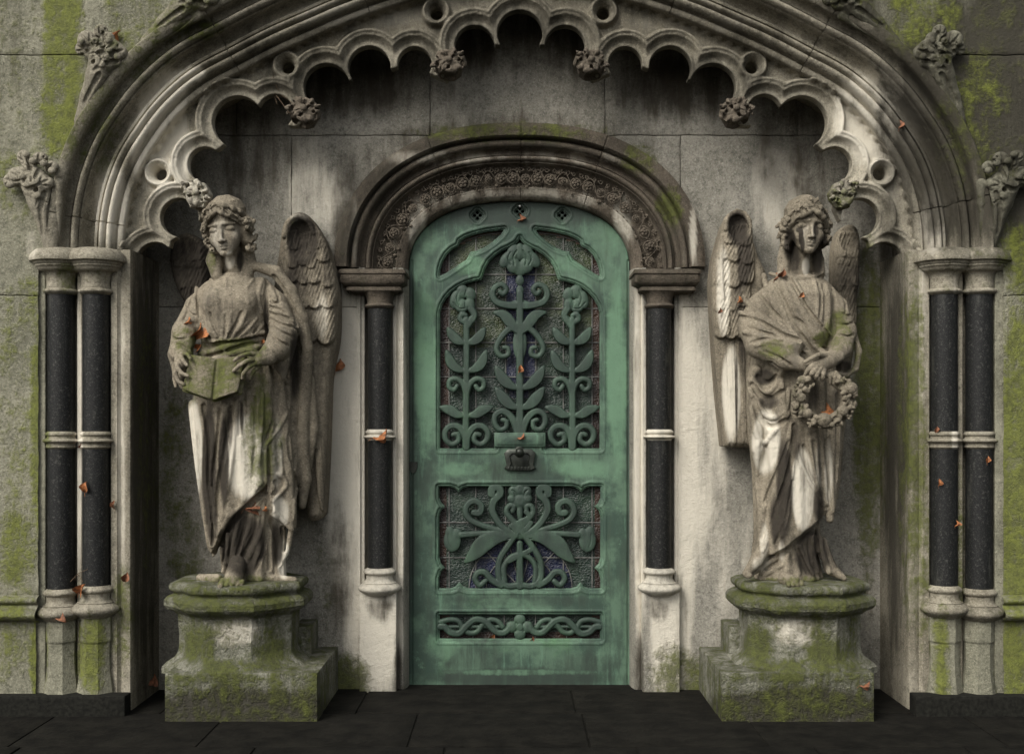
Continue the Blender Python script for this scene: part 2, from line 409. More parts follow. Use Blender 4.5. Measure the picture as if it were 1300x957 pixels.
# ------------------------------------------------------------------ stains and painted reveal shade on the building
BL=[ # algae
 (0,20,230,60,60,.5),(0,80,10,30,60,1.0),(0,30,380,40,40,.5),(0,10,800,60,60,.55),(0,250,40,60,20,.5),
 (0,82,60,30,95,.95),(0,78,150,34,60,.9),(0,40,600,60,230,.45),(0,50,560,16,200,.9),(0,20,690,50,60,.75),(0,48,830,14,60,.95),(0,10,840,30,60,.4),(0,115,835,24,60,.95),(0,5,440,30,60,.4),
 (0,120,140,40,100,.55),(0,175,70,60,50,.5),(0,86,350,18,30,.6),(0,170,20,60,40,.5),(0,155,790,18,90,.5),
 (0,1292,600,36,260,.95),(0,1292,330,30,60,.7),(0,1235,150,60,120,.45),(0,1170,20,60,60,.6),(0,1196,840,15,80,.95),(0,1284,840,26,80,.9),(0,1166,620,10,200,.6),(0,1170,700,16,170,.6),(0,1219,690,8,120,.6),
 (0,222,600,28,150,.55),(0,235,700,30,60,.5),(0,1104,520,26,240,.85),(1,1108,480,18,220,.5),(0,442,868,36,45,.95),(0,860,860,50,50,.7),(0,650,168,150,16,.55),(0,470,880,60,30,.4),(0,410,740,16,100,.35),
 (0,135,548,6,300,.35),(0,1162,560,20,260,.75),(0,186,560,18,260,.4),(0,850,260,22,30,.8),(0,812,205,30,26,.7),
 # sooty darks, with shade painted into the left reveal
 (1,1225,150,130,200,1.15),(1,1290,110,110,250,1.15),(1,0,30,60,120,.35),(1,200,20,80,40,.45),(1,1160,20,160,60,.7),
 (1,660,50,150,60,.7),(1,440,110,140,50,.75),(1,880,110,140,50,.75),(1,320,190,60,80,.6),(1,1000,190,60,80,.6),(1,290,250,30,60,.5),(1,1040,250,40,60,.6),
 (1,660,165,160,30,.5),(1,470,230,55,70,.65),(1,440,290,22,60,.8),(1,540,178,70,26,.6),(1,880,290,18,60,.35),(1,800,190,50,30,.4),
 (1,182,560,20,330,.95),(1,400,640,50,90,.45),(1,470,300,18,60,.5),(1,835,300,30,60,.45),(1,430,720,26,110,.6),(1,420,400,24,160,.2),  # first entry paints the left reveal's shade, nearly black
 (1,560,30,230,60,.5),(1,780,30,230,60,.5),(1,350,60,120,50,.45),(1,970,60,120,50,.45),(1,240,40,50,30,.55),
 (1,0,470,34,60,.2),(1,1138,560,22,330,.9),(1,1128,300,20,80,.7),(1,1180,130,30,60,.3),(1,70,775,80,8,.4),(1,1240,775,90,9,.4),  # tall entry is a dark tone down the right reveal
 (1,482,770,20,22,.75),(1,505,860,8,60,.8),(1,835,770,20,22,.7),(1,812,860,8,60,.8),(1,100,790,16,50,.35),(1,1225,800,20,60,.4),(1,1150,180,25,60,.35),
 # pale washes
 (2,440,560,40,230,1.0),(2,475,800,44,110,1.0),(2,452,640,26,200,1.0),(2,425,430,30,60,.8),(2,400,250,60,60,.6),(2,400,190,40,30,.4),(2,500,560,10,230,.9),
 (2,868,600,26,260,1.0),(2,850,800,34,110,.95),(2,900,430,40,80,.55),(2,812,600,9,280,.9),(2,985,240,50,90,.6),(2,880,560,60,200,.7),(2,920,700,50,120,.5),
 (2,205,180,46,84,1.05),(2,140,260,30,60,.85),(2,215,110,30,30,.9),(2,245,95,20,14,.9),(2,1115,150,66,74,1.0),(2,1185,280,22,50,.95),(2,1140,200,30,80,.6),(2,270,170,50,50,.3),(2,1090,150,60,60,.4),
 (2,100,540,7,220,.8),(2,155,540,9,240,.6),(2,1212,540,5,220,.8),(2,1170,430,16,160,.5),(2,40,310,12,30,.55),(2,450,20,120,24,.5),(2,880,30,120,20,.4),(2,660,200,230,20,.35),
 (2,20,330,50,50,.3),(2,10,520,40,60,.35)]
MAU=empty('mausoleum','grey stone mausoleum front with cusped arch, dark granite shafts and green bronze door','mausoleum',(X0,.3,G))
mir=lambda A:(lambda B:(B.__setitem__((Ellipsis,0),2*X0-B[...,0]),B)[1])(A.copy())
def two(name,V,F,mat,par,sm_,**kw):
    V=np.array([tuple(v) for v in V],float); a=mk(name,V,F,mat,par,sm_,**kw); b=mk(name,mir(V),[tuple(reversed(f)) for f in F],mat,par,sm_,**kw); return a,b
def both(mb,V,F):
    V=np.array([tuple(v) for v in V],float); mb.add(V,F); mb.add(mir(V),[tuple(reversed(f)) for f in F])
# great arch inner edge
YA=.06
AP=[(150,326),(150.5,300),(153,275),(160,242),(173,208),(190,180),(212,150),(238,124),(264,105),(300,86),(350,60),(400,38),(440,21),(500,0),(580,-21),(660,-31)]
AP=catmull([W(p[0],p[1],YA)[::2] for p in AP],.025)
AP[:,0]-= (AP[-1,0]-X0)
AR=AP[::-1].copy(); AR[:,0]=2*X0-AR[:,0]; ARCH=np.concatenate([AP,AR[1:]]); AN=path_normals(ARCH)
# ---- walls made of ashlar blocks with open joints
def inpoly(px,pz,poly):
    x,z=poly[:,0],poly[:,1]; x2,z2=np.roll(x,-1),np.roll(z,-1); c=np.zeros(px.shape,bool)
    for a,b,e,f in zip(x,z,x2,z2):
        m=((b>pz)!=(f>pz))&(px<(e-a)*(pz-b)/((f-b) if f!=b else 1e-9)+a); c^=m
    return c
def blocks(rows,Y,hole=None,step=.02,depth=.012):
    V=[];F=[];n0=0
    for (zt,zb,xs) in rows:
        for xa,xb in zip(xs[:-1],xs[1:]):
            j=.0022; e=.003
            dy=random.uniform(-.0012,.0012)
            gx=np.unique(np.r_[xa,xa+j,np.arange(xa+j+e,xb-j-e,step),xb-j-e,xb-j,xb]); gz=np.unique(np.r_[zb,zb+j,np.arange(zb+j+e,zt-j-e,step),zt-j-e,zt-j,zt])
            XX,ZZ=np.meshgrid(gx,gz,indexing='ij'); YY=np.full_like(XX,Y+dy)
            ed=np.minimum(np.minimum(XX-xa,xb-XX),np.minimum(ZZ-zb,zt-ZZ))
            YY=np.where(ed<1e-6,Y+depth,np.where(ed<j+1e-5,YY+.0015,YY))
            nx,nz=XX.shape; idx=np.arange(nx*nz).reshape(nx,nz)
            q=np.stack([idx[:-1,:-1],idx[1:,:-1],idx[1:,1:],idx[:-1,1:]],-1).reshape(-1,4)
            wob=lambda t,p_: .0011*np.sin(t*23+p_)+.0009*np.sin(t*61+2*p_)+.0006*np.sin(t*140+p_)
            ox,oz=XX.copy(),ZZ.copy(); XX=XX+wob(oz,ox.mean()); ZZ=ZZ+wob(ox,1.3); YY=YY+.0012*np.sin(ox*5+oz*3)*np.cos(oz*7)+np.where(ed<.02,.0012*np.clip(np.sin(ox*37)*np.sin(oz*41+1),0,1),0)
            P=np.stack([XX,YY,ZZ],-1).reshape(-1,3)
            if hole is not None:
                c=P[q].mean(1); q=q[~inpoly(c[:,0],c[:,2],hole)]
            V.append(P);F.append(q+n0);n0+=len(P)
    V=np.concatenate(V);F=np.concatenate(F)
    used=np.unique(F); mp=np.full(len(V),-1); mp[used]=np.arange(len(used)); return V[used],mp[F]
o=.245; hp=ARCH+AN*o
hl=UX(47,0); hr=2*X0-hl
hole=np.concatenate([[(hl,G-1)],[(hl,UZ(326,0))],hp[:],[(hr,UZ(326,0))],[(hr,G-1)]])
z0=UZ(70,0);z1=UZ(375,0);z2=UZ(757,0)
rows=[(2.9,z0+.95,[-4.4,-3,-1.7,-.9,.35,1.6,2.6,4.4]),(z0+.95,z0,[-4.4,-2.9,-1.31,.034,1.4,2.9,4.4]),(z0,z1,[-4.4,-3.4,-2.35,X0,2.42,3.5,4.4]),(z1,z2,[-4.4,-3.6,-2.55,X0,2.62,3.6,4.4]),(z2,G-.05,[-4.4,-3.3,-2.3,X0,2.37,3.3,4.4])]
V,F=blocks(rows,0,hole)
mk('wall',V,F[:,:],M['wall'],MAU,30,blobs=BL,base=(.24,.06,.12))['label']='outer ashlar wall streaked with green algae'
# body of the building behind
mb=MB(); mb.box(-4.4,-1.98,.013,2.4,G-.05,2.9,None); mb.box(2.05,4.4,.013,2.4,G-.05,2.9,None); mb.box(-2.0,2.06,.5,2.4,1.95,2.9,None); mb.box(-2.4,2.45,.78,2.4,G-.05,2.0,None)
mb.box(-4.5,4.5,-.08,2.5,2.9,3.06,None)
mb.build('wall_core',M['wall'],MAU,None)
# ---- arch mouldings
prof=[(.0,.47),(.0,.16),(.0,.125)]+[(.006,.115),(.022,.112),(.026,.125),(.032,.128)]+arcprof(.034,.118,.064,.088,-.026,8)+[(.066,.096),(.068,.088)]+arcprof(.069,.086,.089,.068,-.014,6)+[(.090,.085),(.094,.085),(.096,.068),(.104,.064)]+arcprof(.106,.066,.152,.03,.058,12)+[(.156,.022),(.159,.035)]+arcprof(.161,.03,.188,.018,-.022,8)+[(.191,.05),(.197,.06)]+arcprof(.198,.03,.221,.012,.012,5)+[(.222,-.028),(.226,-.036),(.246,-.05),(.262,-.052),(.268,-.045),(.275,-.012),(.276,.03)]
prof=rprof(prof,.02)
def joints(path,nrm,ids,w=.0022):
    P=[];Nn=[];D_=[]
    for i,(p,n_) in enumerate(zip(path,nrm)):
        if i in ids:
            t=np.array((n_[1],-n_[0]))
            for k_,d_ in ((-2,0),(-1,1),(1,1),(2,0)): P.append(p+t*w*k_*.7);Nn.append(n_);D_.append(d_)
        else: P.append(p);Nn.append(n_);D_.append(0)
    return np.array(P),np.array(Nn),np.array(D_)
def jsweep(path,nrm,prof,ids,depth=.008):
    P,Nn,D_=joints(path,nrm,ids); V,F=sweep(P,Nn,prof,True); V=V.reshape(len(P),-1,3); V[D_>0,:,1]+=depth; V[D_>0,:,0]+=0; return V.reshape(-1,3),F
na=len(ARCH); ids={int(na*f) for f in (.035,.215,.35,.5,.65,.785,.955)}
V,F=jsweep(ARCH,AN,prof,ids)
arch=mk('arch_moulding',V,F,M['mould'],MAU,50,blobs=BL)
# voussoir joints : fine dark recess lines as thin wedges of mortar set in
# ---- jambs (vertical profile)
jp=[(44,.012),(47,.000),(49,.02),(56,.022),(58,.035),(60,.11),(97,.11),(98,.05),(100,.043),(104,.043),(106,.05),(107,.11),(139,.11),(141,.05),(149,.045),(151,.055),(153,.06),(157,.052),(165,.052)]
jp=rprof([(UX(a,.05),y) for a,y in jp],.015)
jp=[(p[0],p[1]) for p in jp]+[(UX(165,.052)+.004,.058)]+[(UX(165,.052)+.005,y) for y in np.linspace(.075,.47,18)]
def vprof(pr,zt,zb,step=.04):
    zs=np.linspace(zt,zb,int((zt-zb)/step)+2); A=np.zeros((len(pr),len(zs),3))
    for i,(x,y) in enumerate(pr): A[i,:,0]=x;A[i,:,1]=y;A[i,:,2]=zs
    return grid(A)
zsp=UZ(326,.05)
V,F=vprof(jp,zsp+.03,G-.02)
two('jamb',V,F,M['mould'],MAU,40,blobs=BL+[(1,182,560,24,400,.9),(0,1150,560,14,300,.5)])  # dark entry deepens the left reveal's painted shade; green entry is algae
# soffit continuation of the reveal between jamb and arch is the first profile strip
# ---- outer columns
def pxprof(pr,Y): return [(r*K(Y),UZ(py,Y)) for r,py in pr]
def sm(pr,n=4):
    out=[]
    for a,b in zip(pr[:-1],pr[1:]):
        m=max(1,int(math.hypot((a[0]-b[0]),(a[1]-b[1]))/4))
        for k in range(m): out.append((a[0]+(b[0]-a[0])*k/m,a[1]+(b[1]-a[1])*k/m))
    return out+[pr[-1]]
def roll(r,y0,y1,b,n=6): return [(r+b*math.sin(math.pi*k/n),y0+(y1-y0)*k/n) for k in range(n+1)]
cap_pr=[(2,316),(24,317),(31,319),(36,324),(38,329),(38.4,331.5),(38,333.5),(34,335),(33.5,337),(31.5,338),(31.5,340),(30,341),(28.5,343),(27.5,345),(22,346.5),(20,348),(18.6,352),(17.5,358),(17.5,363),(18.3,366)]+roll(18,367,374,4)+[(16,375)]
base_pr=[(17,746)]+roll(18,747,756,4)+[(18,757),(17.6,760),(18.5,764),(21,766.5),(23,767)]+roll(22.5,768,784,8,10)+[(20,786)]
def column(cx,Y,r,capp,basep,ring,shaft,name='column'):
    e=bpy.data.objects.new(name,None); return e
cols=[]
def outer_col(cx,mirror,dz):
    Y=.048; x=UX(cx,Y)
    if mirror: x=2*X0-x
    def lt(pr,n=44): return lathe(pxprof(pr,Y),x,Y,n)
    V,F=lt([(16.5,374),(16.5,430),(16.5,500),(16.5,549)]+[(16.5,550),(16.5,562)]+[(16.5,563),(16.5,650),(16.5,700),(16.5,748)])
    s=mk('column',V,F,M['granite'],MAU,60); 
    V,F=lt(cap_pr); mk('capital',V,F,M['mould'],s,50,blobs=BL,base=(.25,.2,.1))
    V,F=lt([(16,547)]+roll(17,548,554,2.5)+[(17.5,555)]+roll(17.5,556,563,5)+[(18,565)]+roll(17,565,569,2)+[(16,570)]); mk('shaft_ring',V,F,M['mould'],s,50,blobs=BL,base=(.1,.25,.3))
    V,F=lt([(a,b+dz) for a,b in base_pr]); mk('base',V,F,M['mould'],s,50,blobs=BL,base=(.2,.2,.2))
    # faceted drum under the base with a stop-chamfered foot
    r=21*K(Y); 
    pr=[(r*1.02,UZ(785+dz,Y)),(r*1.02,UZ(800,Y)),(r*1.02,UZ(812,Y)),(r*.94,UZ(815,Y)),(r*.94,UZ(830,Y)),(r*.97,UZ(850,Y)),(r*1.2,UZ(880,Y)),(r*1.25,G-.02)]
    V,F=lathe(pr,x,Y+.01,8,a0=math.pi/8,a1=math.pi/8+2*math.pi); mk('foot_block',V,F,M['wall'],s,20,blobs=BL)
    return s
for m in (0,1):
    outer_col(77.5,m,0); outer_col(122,m,-4)
# string course
mb=MB()
spz=[(755,.0),(757,-.018)]+[(757+9*k/6,-.02-.014*math.sin(math.pi*k/6)) for k in range(7)]+[(767,-.012),(769,-.02),(772,-.03)]+[(772+14*k/8,-.032-.022*math.sin(math.pi*k/8)) for k in range(9)]+[(787,-.012),(790,.0)]
xs=np.arange(-4.4,UX(60,0),.05)
A=np.zeros((len(spz),len(xs),3))
for i,(py,y) in enumerate(spz): A[i,:,0]=xs;A[i,:,1]=y;A[i,:,2]=UZ(py,0)
V,F=grid(A,True)
two('string_course',V,F,M['wall'],MAU,50,blobs=BL)
# dark base stones at the foot
for xa,xb in ((-4.4,UX(-180,0)),(UX(-180,0),UX(164,0))):
    for m in (0,1):
        p,q_=(xa+.002,xb-.002) if not m else (2*X0-xb+.002,2*X0-xa-.002)
        mb=MB(); mb.box(p,q_,-.05 if xa<-4 else -.052,.03,G-.05,UZ(880,0),.05); mb.build('base_stone',M['basegran'],MAU,40)
# ---- tracery
YT=.12
def tr(px): return px
FO=[(192,329,24),(223,273,24.5),(256,205,22.5),(298,150,33),(346,138,23),(412,105,29.5),(467,80,27),(525,76,22),(602,52,25.5),(660,36,29)]
FO=[(a,b,c) for a,b,c in FO]
TIPS=[(166,420),(166,345),(204,345),(212,303),(246,284),(256,262),(256,248),(247,234),(270,187),(274,184),(321,150),(326,148),(364,156),(380,156),(388,147),(393,133),(438,100),(440,98),(495,83),(503,80),(548,90),(566,98),(577,86),(580,66),(625,54),(630,52),(700,60),(700,420)]
EY=[(198,217,8,19),(362,80,8,18),(553,11,8,18)]
h=.0042
lo=(UX(146,YT),YT-.035,UZ(350,YT)); hi=(X0+.012,YT+.14,UZ(-50,YT))
vx=Vox(lo,hi,h)
PX=650+vx.ax[0]/K(YT); PZ=HZ-vx.ax[2]/K(YT)
gx,gz=np.meshgrid(PX,PZ,indexing='ij')
s=np.full(gx.shape,1e3)
for (a,b,c) in FO: s=np.minimum(s,np.hypot(gx-a,gz-b)-c)
def polydist(poly,gx,gz):
    P=np.array(poly,float);Q=np.roll(P,-1,0); d=np.full(gx.shape,1e9)
    for a,b in zip(P,Q):
        ba=b-a; t=np.clip(((gx-a[0])*ba[0]+(gz-a[1])*ba[1])/(ba@ba),0,1); d=np.minimum(d,np.hypot(gx-a[0]-t*ba[0],gz-a[1]-t*ba[1]))
    return np.where(inpoly(gx,gz,P),-d,d)
s=np.minimum(s,polydist(TIPS,gx,gz))
sf=np.full(gx.shape,1e3)
for (a,b,c) in FO: sf=np.minimum(sf,np.hypot(gx-a,gz-b)-c)
# distance to the great arch's inner edge
app=np.c_[650+ARCH[:,0]/K(YA),HZ-ARCH[:,1]/K(YA)][::2]
t=np.full(gx.shape,1e9)
for a in app: t=np.minimum(t,np.hypot(gx-a[0],gz-a[1]))
kk=K(YT)
def bump(v,c,w,hh): return hh*np.clip(1-((v-c)/w)**2,0,1)**.5
yf=np.full(gx.shape,YT+.062)                        # sunk spandrel panels
yf-=bump(sf,17.5,4.2,.040)                          # roll following every foil
yf=np.where(sf<14,YT+.05-.034*np.clip((sf)/14,0,1)**2+.014*np.sin(np.clip(sf/14,0,1)*math.pi),yf)
yf=np.where((sf<14)&(sf>12.4),YT+.028,yf)
yf-=bump(t,4,5,.035)
sp=np.abs(sf-27); 
for (a,b,c,d2) in EY:
    r=np.hypot(gx-a,gz-b)
    yf=np.where(r<d2+2,np.minimum(yf,YT+.06-bump(r,15.5,3.6,.038)),yf)
    yf=np.where(r<12,YT+.03+.04*np.clip(1-(r-8)/4,0,1),yf)
    s=np.minimum(s,r-c)
yf=yf[:,None,:]; Yg=vx.ax[1][None,:,None]
vx.F=np.maximum(np.maximum((yf-Yg)*.7,Yg-(YT+.115)),-(s*kk)[:,None,:]).astype(np.float32)
vx.F=np.maximum(vx.F,((-14-t*1.0)*0+np.where(inpoly(gx,gz,np.r_[app,[[1160,420],[160,420]]]),-t-1,t-2)*kk*1.0)[:,None,:]).astype(np.float32)
vx.smooth(1)
V,Fq=vx.mesh(); V[:,0]=np.minimum(V[:,0],X0); Vm=mir(V); n=len(V)
trac=mk('tracery',np.r_[V,Vm],np.r_[Fq,Fq[:,::-1]+n],M['mould'],MAU,60,blobs=BL,base=(0,.12,.05))
trac['label']='cusped stone tracery hanging under the great arch'
# jamb part of the tracery (shafts of plate down to capital level)
# ---- leaf bosses on the cusps
def boss_mesh():
    v=Vox((-.075,-.1,-.075),(.075,.08,.075),.0028)
    v.loft([-.052,-.03,.0,.03,.05],[0]*5,[.0]*5,[.030,.050,.052,.042,.026],[.026,.05,.055,.045,.03],.005,power=3.2)
    r=random.Random(5)
    for k in range(9):
        a=k/9*2*math.pi; 
        c=(.046*math.cos(a),-.03-.018*abs(math.sin(a)),.008+.034*math.sin(a))
        v.ell((c[0]+r.uniform(-.008,.008),c[1],c[2]+r.uniform(-.008,.008)),(r.uniform(.014,.026),.016,r.uniform(.009,.016)),.006,rot=rotm('Y',r.uniform(0,180)))
        v.cap((c[0]*.3,-.056,.006+(c[2]-.006)*.3),(c[0]*1.1,c[1]-.014,c[2]*1.1),.003,.0035,.003,'sub')
    for k in range(60):
        v.ell((r.uniform(-.055,.055),-.05+r.uniform(-.008,.014),r.uniform(-.042,.048)),(r.uniform(.003,.011),r.uniform(.006,.014),r.uniform(.003,.008)),.003,'add' if k%3==0 else 'sub',rot=rotm('Y',r.uniform(0,180)))
    v.ell((0,-.056,.006),(.013,.013,.013),.004)
    v.ell((0,-.02,-.048),(.03,.03,.012),.004,'sub')
    return v.mesh()
bV,bF=boss_mesh()
for (bx,by,ang,sc) in ((249,246,62,1.08),(386,141,28,1.15),(570,80,8,1.15)):
    R=rotm('Y',ang)*sc; P=bV@R.T+np.array([UX(bx,YT),YT+.035,UZ(by,YT)])
    mk('leaf_boss',P,bF,M['carve'],trac,60,blobs=[(2,249,247,40,40,.6),(0,249,247,30,30,.3)])
    mk('leaf_boss',mir(P),bF[:,::-1],M['carve'],trac,60,blobs=[(0,1070,240,50,40,.6),(2,1070,240,50,40,.5)])
# ---- inner wall
YI=.45
DN=2.4; sprZ=UZ(342,.5); cxD=X0
hw=142*K(.52); hh_=90*K(.52)
th=np.linspace(math.pi,0,91)
DI=np.array([(cxD+math.copysign(abs(math.cos(a))**(2/DN),math.cos(a))*hw, sprZ+abs(math.sin(a))**(2/DN)*hh_) for a in th])
# even spacing
seg=np.r_[0,np.cumsum(np.linalg.norm(np.diff(DI,axis=0),axis=1))]; q=np.linspace(0,seg[-1],110)
DI=np.c_[np.interp(q,seg,DI[:,0]),np.interp(q,seg,DI[:,1])]; DNn=path_normals(DI)
DNn[0]=(-1,0);DNn[-1]=(1,0)
kD=K(.45)
hp=DI+DNn*(78*kD)
hx=UX(455.5,YI)
hole=np.concatenate([[(hx,G-1)],[(hx,sprZ)],hp[1:-1],[(2*X0-hx,sprZ)],[(2*X0-hx,G-1)]])
xi0=UX(190,YI);xi1=2*X0-xi0
r1=UZ(172,YI);r2=UZ(390,YI)
rows=[(1.96,r1,[-2.1,UX(300,YI),UX(546,YI),UX(768,YI),UX(1012,YI),2.2]),(r1,r2,[-2.1,UX(370,YI),UX(660,YI),UX(864,YI),2.2]),(r2,G-.03,[-2.1,UX(660,YI),2.2])]
V,F=blocks(rows,YI,hole,.016,.010)
iw=mk('niche_wall',V,F,M['inner'],MAU,30,blobs=BL)
# ---- door arch mouldings
u=kD
def U(l): return [(a*u,y) for a,y in l]
pr=[(0,.64),(0,.545),(1,.535)]+[(a,y) for a,y in arcprof(2,.53,13,.50,-.006,6)]+[(14,.50),(15,.512)]+arcprof(15.5,.51,42,.468,.032,12)+[(43,.458),(44,.47)]+arcprof(45,.47,51,.455,-.016,6)+[(52,.465)]+arcprof(53,.46,60,.445,.022,6)+[(60.5,.438)]+arcprof(61,.44,69,.425,-.016,6)+[(70,.436),(71,.436),(72,.402),(74,.392),(84,.392),(90,.405),(92,.46)]
pr=rprof(U(pr),.012)
V,F=jsweep(DI,DNn,pr,{int(110*f) for f in (.28,.5,.715)},.006)
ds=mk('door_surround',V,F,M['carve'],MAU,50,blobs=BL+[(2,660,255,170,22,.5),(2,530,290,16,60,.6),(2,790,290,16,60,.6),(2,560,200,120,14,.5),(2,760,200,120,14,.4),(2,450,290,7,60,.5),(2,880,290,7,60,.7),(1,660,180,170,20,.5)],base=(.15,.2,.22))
# carved foliage in the hollow
mb=MB()
def tor(c,R,r,n=20,m=6,sx=1,ang=0):
    A=np.zeros((n,m,3)); 
    for i in range(n):
        for j in range(m):
            a=2*math.pi*i/n;b=2*math.pi*j/m
            X=(R+r*math.cos(b))*math.cos(a)*sx; Z=(R+r*math.cos(b))*math.sin(a)
            A[i,j]=(c[0]+X*math.cos(ang)-Z*math.sin(ang),c[1]+r*math.sin(b),c[2]+X*math.sin(ang)+Z*math.cos(ang))
    mb.add(*grid(A,closed_u=True,closed_v=True))
def ball(c,r,mbx=None,n=8,sc=(1,1,1)):
    A=np.zeros((n*2,n,3))
    for i in range(2*n):
        for j in range(n):
            a=math.pi*i/n;b=math.pi*(j)/(n-1)
            A[i,j]=(c[0]+sc[0]*r*math.sin(b)*math.cos(a),c[1]+sc[1]*r*math.sin(b)*math.sin(a),c[2]+sc[2]*r*math.cos(b))
    (mbx or mb).add(*grid(A,closed_u=True))
L=q[-1]; nr=26
wv=[];
for k in range(261):
    s0=k/260; i=s0*(len(DI)-1); a=min(int(i),len(DI)-2); p=DI[a]+(DI[a+1]-DI[a])*(i-a); nn=DNn[a]
    o_=(27+9*math.sin(s0*nr*math.pi))*u; wv.append((p[0]+nn[0]*o_,.492,p[1]+nn[1]*o_,nn))
A=np.zeros((261,6,3))
for k,(x_,y_,z_,nn) in enumerate(wv):
    for j in range(6): A[k,j]=(x_+nn[0]*.0042*math.cos(j*math.pi/3),y_+.0042*math.sin(j*math.pi/3),z_+nn[1]*.0042*math.cos(j*math.pi/3))
mb.add(*grid(A,closed_v=True))
for k in range(150):
    w_=wv[random.randrange(4,257)]; nn=w_[3]; o_=random.uniform(-.03,.034); ball((w_[0]+nn[0]*o_,.497,w_[2]+nn[1]*o_),random.uniform(.004,.008),n=6,sc=(random.uniform(.5,1.6),.8,random.uniform(.5,1.6)))
for k in range(nr):
    s0=(k+.5)/nr; i=s0*(len(DI)-1); a=int(i); p=DI[a]+(DI[min(a+1,len(DI)-1)]-DI[a])*(i-a); nn=DNn[a]
    big=(k%3!=1); R=(.025 if big else .016)*random.uniform(.85,1.1)
    c=np.array((p[0]+nn[0]*25*u,.494,p[1]+nn[1]*25*u)); ang=math.atan2(-nn[0],nn[1])
    tor(c,R,.0036,sx=random.uniform(.95,1.25),ang=ang)
    for m in range(5):
        a2=m/5*2*math.pi+k; ball(c+np.array((math.cos(a2)*R*.5,-.008,math.sin(a2)*R*.5)),R*.34,sc=(1,1.1,1))
    ball(c+np.array((0,-.016,0)),R*.25)
    for d2 in (-1,1):
        c2=np.array((p[0]+nn[0]*36*u-nn[1]*d2*.018,.490,p[1]+nn[1]*36*u+nn[0]*d2*.018)); tor(c2,.0075,.0025,12,5)
        for m in range(3): ball(c2+np.array((random.uniform(-.013,.013),0,random.uniform(-.013,.013))),.0042,n=6)
        ball(np.array((p[0]+nn[0]*14.5*u-nn[1]*d2*.02,.508,p[1]+nn[1]*14.5*u+nn[0]*d2*.02)),.006,n=6)
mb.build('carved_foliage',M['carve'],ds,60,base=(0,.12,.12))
# door jambs
jp=[(453,.4505),(458,.447),(459.5,.458),(463,.46),(465,.52),(498,.52),(499,.462),(503,.458),(505,.475),(508,.468),(512,.468),(514,.49),(516,.52),(517,.56),(517,.64)]
jp=rprof([(UX(a,.47),y) for a,y in jp],.012)
V,F=vprof(jp,sprZ+.002,G-.02)
two('door_jamb',V,F,M['inner'],MAU,40,blobs=BL+[(2,508,560,10,260,1.0),(2,812,560,10,260,1.0)],base=(0,.1,.3))
for m in (0,1):
    Y=.435; x=UX(482,Y); x=2*X0-x if m else x
    V,F=lathe(pxprof([(15,380),(15,450),(15,545),(15,560),(15,640),(15,724)],Y),x,Y,40); s=mk('column',V,F,M['granite'],MAU,60)
    V,F=lathe(pxprof([(22,371),(20,373),(17,378),(16,384),(16,386)]+roll(16,386,392,3)+[(14,393)],Y),x,Y,40)
    mb=MB(); mb.add(V,F)
    xa,xb=UX(431,.4),UX(516,.4)
    if m: xa,xb=2*X0-xb,2*X0-xa
    zt,zb=UZ(343,.38),UZ(364,.38)
    # moulded abacus ledge
    def ledge(xa,xb,yf,zt,zb):
        pr=[(yf+.02,zt+.004),(yf+.004,zt),(yf,zt-.008),(yf,zt-.018),(yf+.006,zt-.024),(yf+.006,zb+.02),(yf+.016,zb+.008),(yf+.03,zb)]
        A=[];off=[p[0]-yf for p in pr]
        for d_,(yy,zz) in zip(off,pr): A.append([(xa+d_,.6,zz),(xa+d_,yy+.01,zz),(xa+d_+.01,yy,zz),((xa+xb)/2,yy,zz),(xb-d_-.01,yy,zz),(xb-d_,yy+.01,zz),(xb-d_,.6,zz)])
        A=[[(xa,.6,zt+.004),(xa+.05,.55,zt+.004),(xa+.05,.55,zt+.004),((xa+xb)/2,.55,zt+.004),(xb-.05,.55,zt+.004),(xb-.05,.55,zt+.004),(xb,.6,zt+.004)]]+A+[[(xa+.04,.6,zb),(xa+.05,.5,zb),(xa+.05,.5,zb),((xa+xb)/2,.5,zb),(xb-.05,.5,zb),(xb-.05,.5,zb),(xb-.04,.6,zb)]]
        return grid(np.array(A))
    V,F=ledge(xa,xb,.345,zt,zb); mb.add(V,F)
    V,F=ledge(xa+.03,xb-.02,.37,zb+.001,UZ(372,.38)); mb.add(V,F)
    mb.build('capital',M['carve'],s,40,base=(.15,.45,.1))
    V,F=lathe(pxprof([(15,545)]+roll(16,546,551,2)+[(16,552)]+roll(16,552,557,5)+[(15,559)],Y),x,Y,40); mk('shaft_ring',V,F,M['inner'],s,50,base=(0,.1,.75))
    V,F=lathe(pxprof([(15,720)]+roll(17,721,729,4)+[(17,730),(17,733),(19,737),(22,738.5)]+roll(21,739,752,7)+[(18,754)],Y),x,Y,44); mk('base',V,F,M['inner'],s,50,base=(.1,.05,.6))
    xa,xb=UX(456,.4),UX(503,.4)
    if m: xa,xb=2*X0-xb,2*X0-xa
    mb=MB(); mb.box(xa,xb,.405,.55,G-.03,UZ(752,.4)); mb.build('foot_block',M['inner'],s,40,blobs=BL)
